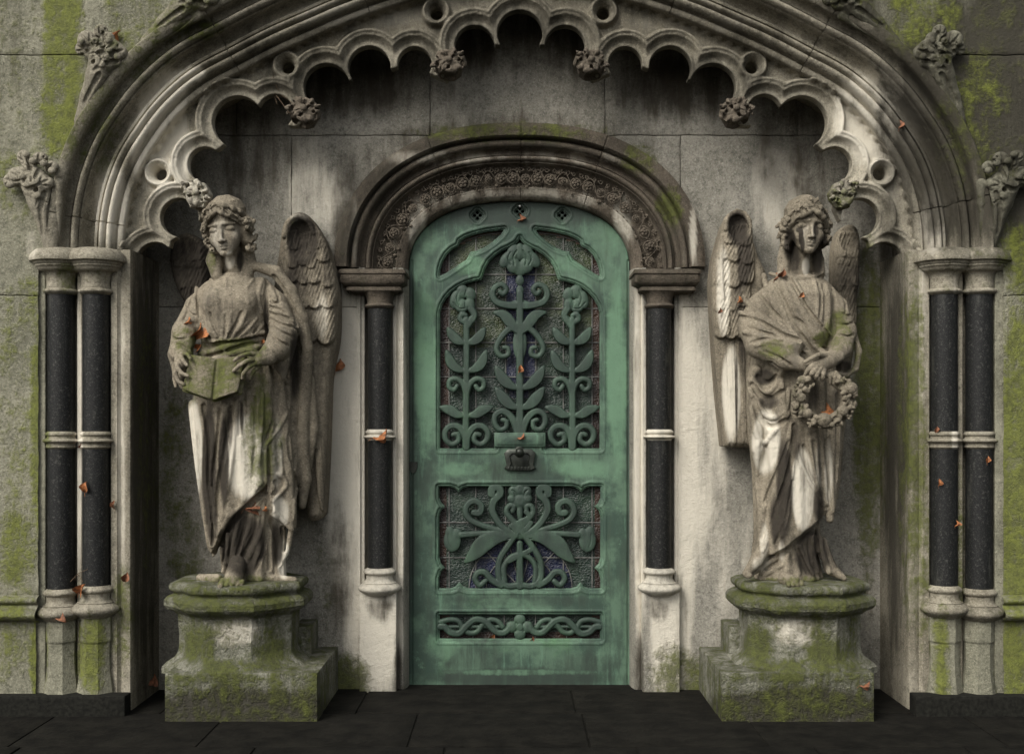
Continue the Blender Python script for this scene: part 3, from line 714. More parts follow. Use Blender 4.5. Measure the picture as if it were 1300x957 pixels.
# threshold and floor are part of the ground setting
# ---- crockets on the hood
def sculpt_crocket(kind):
    LB=[]
    if kind==0:
        v=Vox((UX(5,0),-.14,UZ(325,0)),(UX(92,0),.02,UZ(180,0)),.0032); Y=-.045
        c=lambda x,z,y=Y:(UX(x,0),y,UZ(z,0)); r=lambda p:p/S
        v.chain([c(67,320,-.01),c(63,290,-.02),c(56,258,-.03),c(52,238,-.04)],[r(8),r(11),r(16),r(19)],.012)
        v.chain([c(76,300,-.02),c(78,260,-.03),c(80,235,-.04)],[r(3),r(5),r(6)],.01)
        for x,z,a,b,y in((30,228,14,13,-.05),(18,233,8,9,-.045),(36,203,8,9,-.05),(44,212,9,9,-.055),(58,205,10,8,-.06),(72,216,9,8,-.055),(66,236,10,9,-.06),(50,226,12,11,-.06),(61,262,7,8,-.05)): v.ell(c(x,z,y),(r(a),r(min(a,b))*.8,r(b)),.010); LB.append((x,z,a,b))
        for pts in (((40,238),(48,222),(46,208)),((56,232),(60,218),(66,210)),((33,240),(44,246),(56,244)),((60,300),(60,270),(66,250)),((68,290),(70,262),(74,248)),((26,216),(36,222),(44,222)),((66,224),(74,228),(80,222))):
            v.strokes([([(UX(a,0),UZ(b,0)) for a,b in pts],r(2.0),r(3.4),-.001,'sub')],.004)
        for x,z in((62,222),(47,218),(56,246),(31,214),(70,228),(73,244)): v.ell(c(x,z,-.09),(r(3.5),.03,r(3.5)),.004,'sub')
        for x,z in((66,213),(38,230),(57,254),(44,202),(76,222),(24,240),(52,210)): v.ell(c(x,z,-.085),(r(5),.012,r(4.5)),.004)
    else:
        v=Vox((UX(92,0),-.14,UZ(165,0)),(UX(182,0),.02,UZ(30,0)),.0032); Y=-.045
        c=lambda x,z,y=Y:(UX(x,0),y,UZ(z,0)); r=lambda p:p/S
        v.chain([c(103,155,-.005),c(116,125,-.02),c(128,100,-.03),c(138,78,-.04)],[r(8),r(11),r(15),r(19)],.012)
        v.chain([c(116,150,-.01),c(135,118,-.02),c(150,98,-.03)],[r(3),r(5),r(6)],.01)
        for x,z,a,b,y in((116,57,12,13,-.05),(107,66,7,8,-.04),(134,46,9,9,-.055),(143,55,9,8,-.06),(158,72,9,9,-.05),(148,68,14,12,-.055),(134,82,13,10,-.06),(126,70,14,12,-.05),(150,84,9,8,-.05)): v.ell(c(x,z,y),(r(a),r(min(a,b))*.8,r(b)),.010); LB.append((x,z,a,b))
        for pts in (((128,68),(140,60),(138,50)),((122,84),(136,76),(154,74)),((128,97),(140,90),(156,84)),((112,135),(124,116),(134,102)),((120,140),(134,122),(142,106)),((110,74),(122,70),(130,56))):
            v.strokes([([(UX(a,0),UZ(b,0)) for a,b in pts],r(2.0),r(3.4),-.001,'sub')],.004)
        for x,z in((137,52),(127,86),(151,78),(140,68),(120,66)): v.ell(c(x,z,-.09),(r(3.5),.03,r(3.5)),.004,'sub')
        for x,z in((146,72),(130,60),(112,62),(158,80),(138,90),(146,60)): v.ell(c(x,z,-.085),(r(5),.012,r(4.5)),.004)
    cx_,cz_=(54,244) if kind==0 else (137,80)
    for (x,z,a,b) in LB:
        dx,dz=cx_-x,cz_-z; q_=math.hypot(dx,dz)+1e-6; dx/=q_;dz/=q_
        v.strokes([([(UX(x-dx*a*.6,0),UZ(z-dz*b*.6,0)),(UX(x,0),UZ(z,0)),(UX(x+dx*a*.9,0),UZ(z+dz*b*.9,0))],r(1.2),r(2.0),0,'sub')],.003)
        for sg in (-1,1): v.strokes([([(UX(x-dx*a*.2-dz*sg*b*.75,0),UZ(z-dz*b*.2+dx*sg*a*.75,0)),(UX(x+dx*a*.5-dz*sg*b*.2,0),UZ(z+dz*b*.5+dx*sg*a*.2,0))],r(1.3),r(1.2),0,'sub')],.003)
    return v.mesh()
V,F=sculpt_crocket(0); mk('crocket',V,F,M['mould'],arch,60,base=(.1,.1,.25)); mk('crocket',mir(V),F[:,::-1],M['wall'],arch,60,base=(.2,.75,0))
V,F=sculpt_crocket(1); mk('crocket',V,F,M['mould'],arch,60,base=(.3,.45,.1)); mk('crocket',mir(V),F[:,::-1],M['wall'],arch,60,base=(.2,.7,.1))
c0=np.array((UX(150,0),0,UZ(90,0))); V2=(V-c0)@rotm('Y',26).T+np.array((UX(258,0),0,UZ(16,0)))
mk('crocket',V2,F,M['mould'],arch,60,base=(.5,.45,.1)); mk('crocket',mir(V2),F[:,::-1],M['wall'],arch,60,base=(.3,.7,.1))
# ------------------------------------------------------------------ bronze door
YD=.575
kd=K(YD); DX=lambda p:UX(p,YD); DZ=lambda p:UZ(p,YD)
def mirp(L,c=660): return [(2*c-a,b) for a,b in L]
half=[(558.5,569),(558.5,397),(561,388),(566,379),(573,371),(581,365),(591,360),(601,357),(611,355),(613,350),(616,341),(621,332),(629,324),(638,318),(647,314),(654,310),(658,306),(660,302)]
main=half+mirp(half[:-1])[::-1]
main=main[:]+[(692.5,569),(692.5,549),(627.5,549),(627.5,569)]
span=[(558.5,350),(559,342),(562,332),(567,323),(574,316),(582,312),(584,306),(590,302),(600,298),(617,294),(640,291),(636,297),(626,306),(614,314),(604,318),(597,319),(592,329),(577,339),(566,346)]
span2=mirp(span)
mid=[(557.5,618),(571,618),(577,620),(582,625),(587,620),(594,618),(726,618),(733,620),(738,625),(743,620),(749,618),(762.5,618),(762.5,632),(760,638),(755,643),(760,648),(762.5,656),(762.5,708),(760,716),(755,721),(760,726),(762.5,734),(762.5,747),(748,747),(742,745),(737,739),(732,745),(725,747),(595,747),(588,745),(583,739),(578,745),(572,747),(557.5,747),(557.5,734),(560,726),(565,721),(560,716),(557.5,708),(557.5,656),(560,648),(565,643),(560,638),(557.5,632)]
low=[(558,781),(762,781),(762,811),(558,811)]
v=Vox((DX(512),YD-.008,DZ(875)),(DX(808),YD+.036,DZ(246)),.0036)
gx,gz=np.meshgrid(650+v.ax[0]/kd,HZ-v.ax[2]/kd,indexing='ij')
s=np.full(gx.shape,1e3)
for p in (main,span,span2,mid,low): s=np.minimum(s,polydist(p,gx,gz))
for cx,cz in((606,273),(714,273),(660,268)):
    for k in range(4): s=np.minimum(s,np.hypot(gx-cx-3.6*math.cos(k*math.pi/2),gz-cz-3.6*math.sin(k*math.pi/2))-2.1)
yf=np.full(gx.shape,YD)
yf=np.where(s<4.2,YD+.006,yf); yf-=bump(s,6.2,1.5,.002)
yf=np.where(s<1.6,YD+.012,yf)
outp=[((p[0]-n_[0]*.6*kd)/kd+650, HZ-(p[1]-n_[1]*.6*kd)/kd) for p,n_ in zip(DI,DNn)]
outp=[(min(max(a,518.5),801.5),b) for a,b in outp]
od=polydist(outp+[(801.5,872),(518.5,872)],gx,gz)
# vertical edge stile groove on the left and right
for xx in (523.5,797): yf=np.where((np.abs(gx-xx)<.9)&(gz>330),YD+.004,yf)
v.F=np.maximum(np.maximum((yf[:,None,:]-v.ax[1][None,:,None]),v.ax[1][None,:,None]-(YD+.03)),np.maximum(-s*kd,od*kd)[:,None,:]).astype(np.float32)
V,Fq=v.mesh()
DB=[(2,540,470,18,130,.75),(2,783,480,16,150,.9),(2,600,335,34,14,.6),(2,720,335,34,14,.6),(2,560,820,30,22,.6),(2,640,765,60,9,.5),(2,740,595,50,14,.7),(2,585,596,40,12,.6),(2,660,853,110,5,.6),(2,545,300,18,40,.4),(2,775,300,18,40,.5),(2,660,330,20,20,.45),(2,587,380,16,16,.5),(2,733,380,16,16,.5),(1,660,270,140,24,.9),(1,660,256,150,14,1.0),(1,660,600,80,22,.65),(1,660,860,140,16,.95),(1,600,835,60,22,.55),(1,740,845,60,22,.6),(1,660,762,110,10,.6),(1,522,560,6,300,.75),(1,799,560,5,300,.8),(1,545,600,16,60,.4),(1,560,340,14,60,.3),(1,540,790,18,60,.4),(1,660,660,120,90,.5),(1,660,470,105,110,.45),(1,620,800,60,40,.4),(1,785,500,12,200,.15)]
door=mk('door',V,Fq,M['bronze'],MAU,35,blobs=DB)
door['label']='green verdigris bronze door with pierced lily panels'
# ---- grille ornament
def grille(lo,hi,build,name,h=.0029):
    v=Vox((DX(lo[0]),YD-.012,DZ(hi[1])),(DX(hi[0]),YD+.03,DZ(lo[1])),h)
    build(v); V,F=v.mesh(); V[:,1]=np.maximum(V[:,1],YD+.0035+.12*(V[:,1]-YD-.0035)); return mk(name,V,F,M['bronze_dark'],door,60,blobs=DB,base=(0,.32,0))
Yo=YD+.014
def st(v,P,r0,r1,leaf=False,y=Yo,mirror=660,k=.0015,sy=.8,sub=False):
    for Q in ([P] if mirror is None else [P,mirp(P,mirror)]):
        C_=catmull(Q,2.2); n=len(C_)
        def rr(t):
            if leaf: return (r0+(r1*1.22-r0)*math.sin(math.pi*min(1,t*1.02)**1.2))
            return r0+(r1-r0)*t
        for i in range(n-1):
            a,b=C_[i],C_[i+1]
            v.cap((DX(a[0]),y,DZ(a[1])),(DX(b[0]),y,DZ(b[1])),max(.5,rr(i/(n-1)))*kd,max(.5,rr((i+1)/(n-1)))*kd,k,'sub' if sub else 'add',sy=sy)
def bl(v,x,z,a,b,y=Yo,ry=.008,mirror=660,rot=0,k=.003,mode='add'):
    for sgn,xx in ((1,x),)+(((-1,2*mirror-x),) if mirror and abs(x-mirror)>.01 else ()):
        v.ell((DX(xx),y,DZ(z)),(a*kd,ry,b*kd),k,mode,rot=rotm('Y',-rot*sgn) if rot else None,pad=.012)
def centre_lily(v):
    st(v,[(660,372),(660,420),(660,549)],4.6,4.8,mirror=None)
    for x,z,a,b,r in((660,319,6,11,0),(651,321,8,12,25),(643,329,7.5,12,35),(652,337,9,10,0)): bl(v,x,z,a,b,rot=r,ry=.011)
    bl(v,660,341,9,9); bl(v,660,356,5.5,7); bl(v,660,368,5,6); bl(v,660,386,14,6)
    st(v,[(656,318),(652,326),(653,336)],1,1,y=Yo-.010,sub=True,k=.001,sy=1.2); st(v,[(648,320),(645,328),(648,336)],1,1,y=Yo-.010,sub=True,k=.001,sy=1.2)
    st(v,[(654,388),(642,387),(630,383),(625,374),(628,365),(637,361),(643,367),(639,373),(635,370)],5,3.2)
    st(v,[(660,424),(650,412),(640,400),(629,397)],3,6,True)
    st(v,[(660,412),(646,418),(635,430),(630,443),(636,452),(645,450),(645,442),(640,441)],4.5,3)
    bl(v,660,436,9,22)
    st(v,[(660,494),(648,489),(638,480),(630,466)],2.5,6,True); st(v,[(660,519),(648,514),(639,505),(630,493)],2.5,6,True)
    st(v,[(657,548),(653,536),(646,526),(637,522),(629,527),(628,537),(634,545),(642,543),(643,535),(638,533)],5,3)
def side_lily(v):
    c=592
    st(v,[(592,405),(592,470),(591,568)],4,4.4,mirror=None)
    for x,z,a,b,r in((578,380,7,12,12),(587,370,8,9,0),(597,373,7,9,-20),(597,386,6,10,-10),(586,388,9,9,0)): bl(v,x,z,a,b,mirror=None,rot=r,ry=.011)
    for P in ([(583,368),(580,378),(583,388)],[(592,368),(590,378),(591,390)],[(575,384),(584,392),(594,390)]): st(v,P,.9,.9,y=Yo-.010,sub=True,k=.001,mirror=None,sy=1.2)
    st(v,[(598,392),(602,399),(599,407),(591,409),(584,405),(586,399),(591,400)],4.5,3.4,mirror=None); st(v,[(599,404),(596,411),(592,416)],4,4,mirror=None)
    for P in ([(592,436),(583,433),(576,428),(569,417)],[(592,472),(581,468),(573,461),(567,446)],[(592,528),(580,526),(572,521),(559,517)]): st(v,P,2.3,5.4,True,mirror=592)
    st(v,[(592,500),(588,488),(580,481),(571,483),(570,491),(576,495),(580,490)],4.2,3,mirror=592)
    st(v,[(592,568),(590,553),(582,542),(572,541),(565,548),(566,558),(574,564),(582,559),(580,551),(575,552)],4.8,3.2,mirror=592)
def centre_panel(v):
    for x,z,a,b in((652,624,7,8),(661,621,5,8),(661,636,9,9),(650,633,6,6)): bl(v,x,z,a,b,ry=.011)
    bl(v,660,650,4,12); st(v,[(655,630),(653,624),(650,622)],1,1,y=Yo-.01,sub=True,k=.001,sy=1.2)
    st(v,[(660,670),(650,660),(643,650),(646,642),(652,643),(651,649)],4.4,3)
    st(v,[(655,680),(642,672),(632,662),(625,648),(627,636),(635,627),(633,619),(625,620),(624,627)],4,5.2)
    st(v,[(652,679),(632,673),(612,667),(597,660),(591,650),(594,640),(603,636),(611,642),(609,651),(602,651)],3.6,4.4)
    st(v,[(648,677),(620,677),(586,679)],3,4.2); bl(v,574,686,11,15); bl(v,571,676,6,8); bl(v,580,678,6,8)
    st(v,[(569,678),(570,690),(575,700)],1,1,y=Yo-.01,sub=True,k=.001,sy=1.2)
    st(v,[(652,681),(630,682),(614,690),(603,702),(592,713)],3,9,True)
    st(v,[(652,683),(630,686),(612,697),(600,709)],.9,.9,y=Yo-.009,sub=True,k=.001,sy=1)
    st(v,[(660,672),(647,690),(634,712),(634,735),(645,744),(660,742)],4,4); st(v,[(660,690),(660,744)],4,5,mirror=None)
    st(v,[(636,743),(624,736),(616,727),(607,727),(603,735),(609,743),(616,738)],4.5,3.5)
    st(v,[(660,703),(648,708),(640,720),(641,738)],3.6,3.4)
    for P in ([(649,668),(660,663),(672,656),(668,650)],[(646,712),(662,704),(676,696),(672,688)],[(651,668),(657,674),(667,672),(674,664)]): st(v,P,3.5,3.2,mirror=None,y=Yo-.004)
    bl(v,660,679,16,6)
def low_panel(v):
    for x,z in((660,787),(660,805),(650,796),(670,796)): bl(v,x,z,7.5,7.5,mirror=None,ry=.011)
    bl(v,660,796,4,4,y=Yo-.008,mirror=None)
    for (x,z) in ((655,791),(655,801)): bl(v,x,z,1.5,1.5,y=Yo-.01,mode='sub')
    st(v,[(648,796),(641,803),(631,803),(623,796),(614,788),(602,787),(592,795),(583,804),(572,803),(564,796),(558,796)],4,4.2)
    st(v,[(638,796),(632,789),(622,787),(613,793),(606,802),(596,804),(588,798),(582,789),(571,787),(558,790)],3.2,3.4,y=Yo+.003)
    st(v,[(560,796),(640,796)],2,2,y=Yo+.004)
g1=grille((612,300),(708,556),centre_lily,'lily_stem'); g1['label']='tall central lily with paired scrolls and leaves'
g2=grille((552,355),(634,575),side_lily,'lily_stem'); g2['label']='left lily stem of the upper panel'
P=np.zeros(len(g2.data.vertices)*3,dtype=np.float32); g2.data.vertices.foreach_get('co',P); P=P.reshape(-1,3)
Fq=np.array([list(p.vertices) for p in g2.data.polygons],dtype=np.int32)
g3=mk('lily_stem',mir(P),Fq[:,::-1],M['bronze_dark'],door,60,blobs=DB,base=(0,.32,0)); g3['label']='right lily stem of the upper panel'
grille((555,614),(765,752),centre_panel,'scroll_panel'); grille((553,777),(767,815),low_panel,'wave_panel')
# ---- leaded glass
yg=YD+.05
def glass_sheet(x0,x1,z0,z1,fn,name):
    nx,nz=int((x1-x0)/4)+1,int((z1-z0)/4)+1
    xs=np.linspace(x0,x1,nx);zs=np.linspace(z0,z1,nz)
    A=np.zeros((nx,nz,3)); A[:,:,0]=DX(xs)[:,None];A[:,:,2]=DZ(zs)[None,:]
    A[:,:,1]=yg+.002*np.sin(xs[:,None]*.21)*np.cos(zs[None,:]*.17)
    V,F=grid(A); o=mk(name,V,F,[M['gl_green'],M['gl_dark'],M['gl_blue'],M['gl_amber'],M['gl_pink']],door,180)
    for p in o.data.polygons:
        c=p.center; p.material_index=fn(650+c.x/kd,HZ-c.z/kd)
    return o
def f1(x,z):
    if z<352:
        e=(abs(x-660)/118)**2.2+((352-min(352,z))/66)**2.2
        if e>.78 : return 4
    if abs(x-660)<18.5 and z>338 and z<480: return 2
    if abs(x-660)<12 and 480<=z<505: return 2
    if x<569.5 or x>752.5: return 3
    return 0 if z<440 else 1
def f2(x,z):
    d=math.hypot(x-661,(z-748)*1.05)
    if d<66 and z>680: return 2
    if x<566 or x>754: return 3
    return 1
glass_sheet(554,768,284,573,f1,'stained_glass'); glass_sheet(554,768,612,752,f2,'stained_glass'); glass_sheet(554,768,776,816,lambda x,z:3 if (x<570 or x>750 or z>805) else 1,'stained_glass')
mb=MB()
def bar(P,r=.0028,y=yg-.004):
    P=catmull(P,6) if len(P)>2 else np.array(P,float)
    for a,b in zip(P[:-1],P[1:]):
        A=Vector((DX(a[0]),y,DZ(a[1])));B=Vector((DX(b[0]),y,DZ(b[1]))); d=(B-A).normalized(); n1=Vector((0,1,0)); n2=d.cross(n1)
        ring=[(math.cos(t)*r,math.sin(t)*r) for t in np.linspace(0,2*math.pi,6,endpoint=False)]
        mb.add([A+n1*c*.7+n2*s_ for c,s_ in ring]+[B+n1*c*.7+n2*s_ for c,s_ in ring],[(i,(i+1)%6,6+(i+1)%6,6+i) for i in range(6)])
for x in (569.5,603.7,642,680.6,715.7,752.5):
    bar([(x,300),(x,572)]); bar([(x,614),(x,750)]); 
for z in (347,390.5,434,478,522.6): bar([(554,z),(768,z)])
for z in (664,709): bar([(554,z),(768,z)])
bar([(661+66*math.cos(t),748-63*math.sin(t)) for t in np.linspace(0,math.pi,14)]); bar([(661+44*math.cos(t),748-42*math.sin(t)) for t in np.linspace(0,math.pi,12)])
for t in np.linspace(.35,math.pi-.35,6): bar([(661,748),(661+66*math.cos(t),748-63*math.sin(t))])
bar([(660+106*math.copysign(abs(math.cos(t))**.85,math.cos(t)),350-57*abs(math.sin(t))**.85) for t in np.linspace(.02,math.pi-.02,20)])
for x in (600,640,680,720): bar([(x,778),(x,815)])
mb.build('lead_came',M['lead'],door,60)
mb=MB(); mb.box(DX(540),DX(782),YD+.08,YD+.09,DZ(874),DZ(258),None); mb.build('inner_backing',M['gl_dark'],door,40)
# ---- lock box, knocker, keyhole
mb=MB(); mb.box(DX(627.5),DX(692.5),YD-.012,YD+.028,DZ(567),DZ(549)); mb.box(DX(631),DX(689),YD-.017,YD-.012,DZ(564),DZ(552)); mb.build('lock_case',M['bronze'],door,30,base=(0,.25,0))
mb=MB()
Yk=YD-.006
def plate(pts,y0,y1,inner=None):
    A=[];n=len(pts); c=np.mean(pts,0)
    rows=[(y1,1.0),(y0+.003,1.0),(y0,.95)]+([(y0,.66),(y0+.006,.62)] if inner else [(y0,.5),(y0,.02)])
    for y,s_ in rows: A.append([(DX(c[0]+(p[0]-c[0])*s_),y,DZ(c[1]+(p[1]-c[1])*s_)) for p in pts])
    mb.add(*grid(np.array(A),closed_v=True))
plate([(645,570),(675,570),(680,575),(677,590),(680,594),(674,597),(646,597),(640,594),(643,590),(640,575)],Yk-.012,YD,True)
mb.box(DX(645),DX(675),YD-.008,YD,DZ(593),DZ(573),None)
for k in range(7): mb.box(DX(645+k*4.2),DX(647+k*4.2),YD-.026,YD-.016,DZ(595.5),DZ(592),None)
ball((DX(659.5),YD-.055,DZ(573.5)),5.4*kd,mb,10); A=Vector((DX(659.5),0,DZ(573.5)))
th=np.linspace(0,2*math.pi,16,endpoint=False)
A=np.array([[(DX(659.5)+r*kd*math.cos(t),y,DZ(573.5)+r*kd*math.sin(t)) for t in th] for r,y in((7,YD),(7,YD-.012),(4,YD-.02),(2.6,YD-.03),(2.6,YD-.045))]); mb.add(*grid(A,closed_v=True))
# bail
P=[(647,577),(645,584),(648,590),(660,591.5),(672,590),(675,584),(673,577)]
Pc=catmull(P,2)
for a,b in zip(Pc[:-1],Pc[1:]):
    pass
mb.build('knocker',M['darkbronze'],door,40)
mb=MB(); plate([(520,586),(530,586),(530,593),(528,599),(525,601),(522,599),(520,593)],YD-.007,YD); mb.build('keyhole_cover',M['darkbronze'],door,40)
mb=MB(); ball((DX(660),YD-.003,DZ(262)),1.7*kd,mb,8); mb.build('rivet',M['silver'],door,60)
mb=MB(); mb.box(DX(512),DX(808),.46,.66,G-.05,DZ(869),None); mb.build('threshold',M['basegran'],MAU,40)
# ------------------------------------------------------------------ the two angel statues
YS=.05; ks=K(YS)
def q3(x,z,y): return (UX(x,YS),y,UZ(z,YS))
def rp(p): return p*ks
def P2(L): return [(UX(a,YS),UZ(b,YS)) for a,b in L]
def make_head(curl_side,downcast,seed,hair_style):
    """returns V,F of a sculpted head in local metres, chin -.118, crown ~.13, face towards -y"""
    v=Vox((-.125,-.125,-.215),(.125,.135,.15),.0023); r=random.Random(seed)
    v.ell((0,.012,.032),(.068,.086,.084),0)
    zs=[-.117,-.110,-.096,-.072,-.040,-.008,.025,.06]
    v.loft(zs,[0]*8,[-.060,-.056,-.050,-.038,-.024,-.014,-.006,0],[.012,.026,.038,.050,.060,.0645,.065,.06],[.016,.028,.038,.052,.063,.071,.077,.076],.010)
    ex=.0325; ez=-.008
    for s in (-1,1):
        v.ell((s*.036,-.062,-.046),(.022,.016,.024),.018)
        v.ell((s*ex,-.091,ez+.001),(.021,.0165,.0135),.010,'sub')
        v.cap((s*.012,-.084,ez+.022),(s*.053,-.062,ez+.017),.0050,.0040,.009)
        v.ell((s*ex,-.0655,ez-.001),(.0195,.0155,.0130),.002)
        ym=-.0805
        if downcast:
            for i in range(8):
                a0=-1+i*.25;a1=a0+.25
                f=lambda a:(s*ex+a*.0175,ym+.008*a*a,ez-.0085+.0042*a*a)
                v.cap(f(a0),f(a1),.0016,.0016,.001,'sub')
                f=lambda a:(s*ex+a*.0180,ym+.0015+.008*a*a,ez+.0085-.0042*a*a)
                v.cap(f(a0),f(a1),.0011,.0011,.001,'sub')
        else:
            for i in range(8):
                a0=-1+i*.25;a1=a0+.25
                for zz,sg in((.0055,-1),(-.0068,1)):
                    f=lambda a:(s*ex+a*.0170,ym+.008*a*a,ez+zz+sg*.0048*a*a)
                    v.cap(f(a0),f(a1),.0015,.0015,.001,'sub')
            v.ell((s*ex,ym-.0015,ez-.001),(.0042,.003,.0048),.001,'sub')
        v.ell((s*.0105,-.0935,-.0535),(.0072,.0082,.0062),.005)
        v.ell((s*.0070,-.099,-.0600),(.0032,.005,.0020),.001,'sub')
    v.chain([(0,-.081,.014),(0,-.088,-.015),(0,-.101,-.046)],[.0075,.0068,.0082],.008); v.ell((0,-.1015,-.050),(.0098,.0085,.0078),.004)
    v.chain([(-.021,-.0740,-.0770),(-.008,-.0865,-.0735),(0,-.0865,-.0752),(.008,-.0865,-.0735),(.021,-.0740,-.0770)],[.0024,.0044,.0042,.0044,.0024],.004)
    v.chain([(-.015,-.0775,-.0810),(0,-.0850,-.0840),(.015,-.0775,-.0810)],[.0032,.0058,.0032],.004)
    v.chain([(-.023,-.0765,-.0780),(-.009,-.0900,-.0782),(0,-.0920,-.0792),(.009,-.0900,-.0782),(.023,-.0765,-.0780)],[.0014,.0015,.0015,.0015,.0014],.001,'sub')
    v.cap((0,-.091,-.062),(0,-.090,-.070),.0020,.0024,.003,'sub'); v.cap((-.010,-.087,-.094),(.010,-.087,-.094),.0035,.0035,.006,'sub')
    v.ell((0,-.070,-.107),(.020,.014,.012),.012)
    v.cap((0,.012,-.08),(0,.030,-.205),.034,.042,.014)
    # hair
    for s in (-1,1): v.chain([(s*.066,.0,.02),(s*.077,-.012,-.02),(s*.074,-.004,-.065),(s*.058,.012,-.10)],[.020,.024,.022,.014],.012)
    v.loft([.015,.03,.065,.10,.126],[0]*5,[.035,.03,.024,.020,.018],[.066,.074,.077,.062,.022],[.07,.082,.088,.072,.03],.008)
    h0=.066 if hair_style==0 else .052
    for s in (-1,1):
        v.chain([(0,-.080,h0+.004),(s*.020,-.089,h0-.006),(s*.042,-.081,h0-.020),(s*.060,-.062,h0-.034),(s*.075,-.036,h0-.054),(s*.080,-.010,h0-.085)],[.008,.012,.0125,.013,.014,.015],.006)
        v.chain([(s*.003,-.077,h0+.026),(s*.028,-.080,h0+.017),(s*.053,-.064,h0+.002),(s*.071,-.034,h0-.014),(s*.082,.0,h0-.036)],[.008,.010,.011,.011,.011],.013)
        if hair_style==1: v.chain([(s*.0,-.082,.086),(s*.012,-.084,.098),(s*.016,-.078,.108)],[.005,.007,.004],.004)
    for i in range(46):        # combed grooves
        s=1 if i%2 else -1
        z0=h0+.0+.062*r.random()
        pts=[(s*.003,z0+.004),(s*(.018+.006*r.random()),z0-.002),(s*(.036+.01*r.random()),z0-.016-.008*r.random()),(s*.060,z0-.034-.018*r.random()),(s*.079,z0-.07)]
        v.strokes([(pts,.0014,.0030,-.0004,'sub')],.002)
    # clusters of curls: short twisted locks
    for i in range(46):
        s=curl_side if r.random()<.66 else -curl_side
        z=-.105+.125*r.random(); w=.074+.018*r.random()-(.012 if z<-.07 else 0)+(.012 if s==curl_side else -.002)
        y=-.050+.055*r.random(); R=.0075+.005*r.random(); an=r.uniform(-60,60); 
        dx,dz=math.sin(math.radians(an))*R*1.3,math.cos(math.radians(an))*R*1.3
        v.chain([(s*w-dx,y+.004,z-dz),(s*w,y-.003,z),(s*w+dx,y+.002,z+dz)],[R*.6,R,R*.65],.0025)
        v.cap((s*w-dx*.8+R*.4,y-R*.95,z-dz*.8),(s*w+dx*.6+R*.3,y-R*1.0,z+dz*.8),.0014,.0018,.002,'sub')
        if i%3==0: v.ell((s*w+R*.2,y-R*1.2,z-R*.2),(R*.4,R*.7,R*.33),.002,'sub')
    return v.mesh()
def place_head(V,yaw,pitch,roll,at,sc=1.0):
    V=V*np.array((1.05,.97,1.0))
    R=rotm('Z',yaw)@rotm('X',pitch)@rotm('Y',roll)
    return ((V*sc)@R.T+np.array(at)).astype(np.float32)
def hemwarp(line,depth,soft=.006):
    """below the hem line (px polyline, left to right) the drapery is set back"""
    lx=np.array([UX(a,YS) for a,b in line]); lz=np.array([UZ(b,YS) for a,b in line])
    def f(x,y,z,cx,cy):
        hz=np.interp(x,lx,lz); t=np.clip((hz-z)/soft,0,1); return depth*t
    return f
def folds(freq,amp,ph,slant=0,extra=None,amp2=0):
    def f(x,y,z,cx,cy):
        a=np.arctan2(x-cx,-(y-cy)+.02); w=amp*np.sin(a*freq+ph+slant*z)+amp2*np.sin(a*freq*2.3+ph*2+slant*1.7*z+1.3)
        if extra is not None: w=w+extra(x,y,z,cx,cy)
        return w
    return f
def finger(v,P,r0,r1): v.chain([q3(*p) for p in P],list(np.linspace(rp(r0),rp(r1),len(P))),.002)
def put(name,VF,mat,parent,**kw): return mk(name,VF[0],VF[1],mat,parent,None if False else 60,**kw)
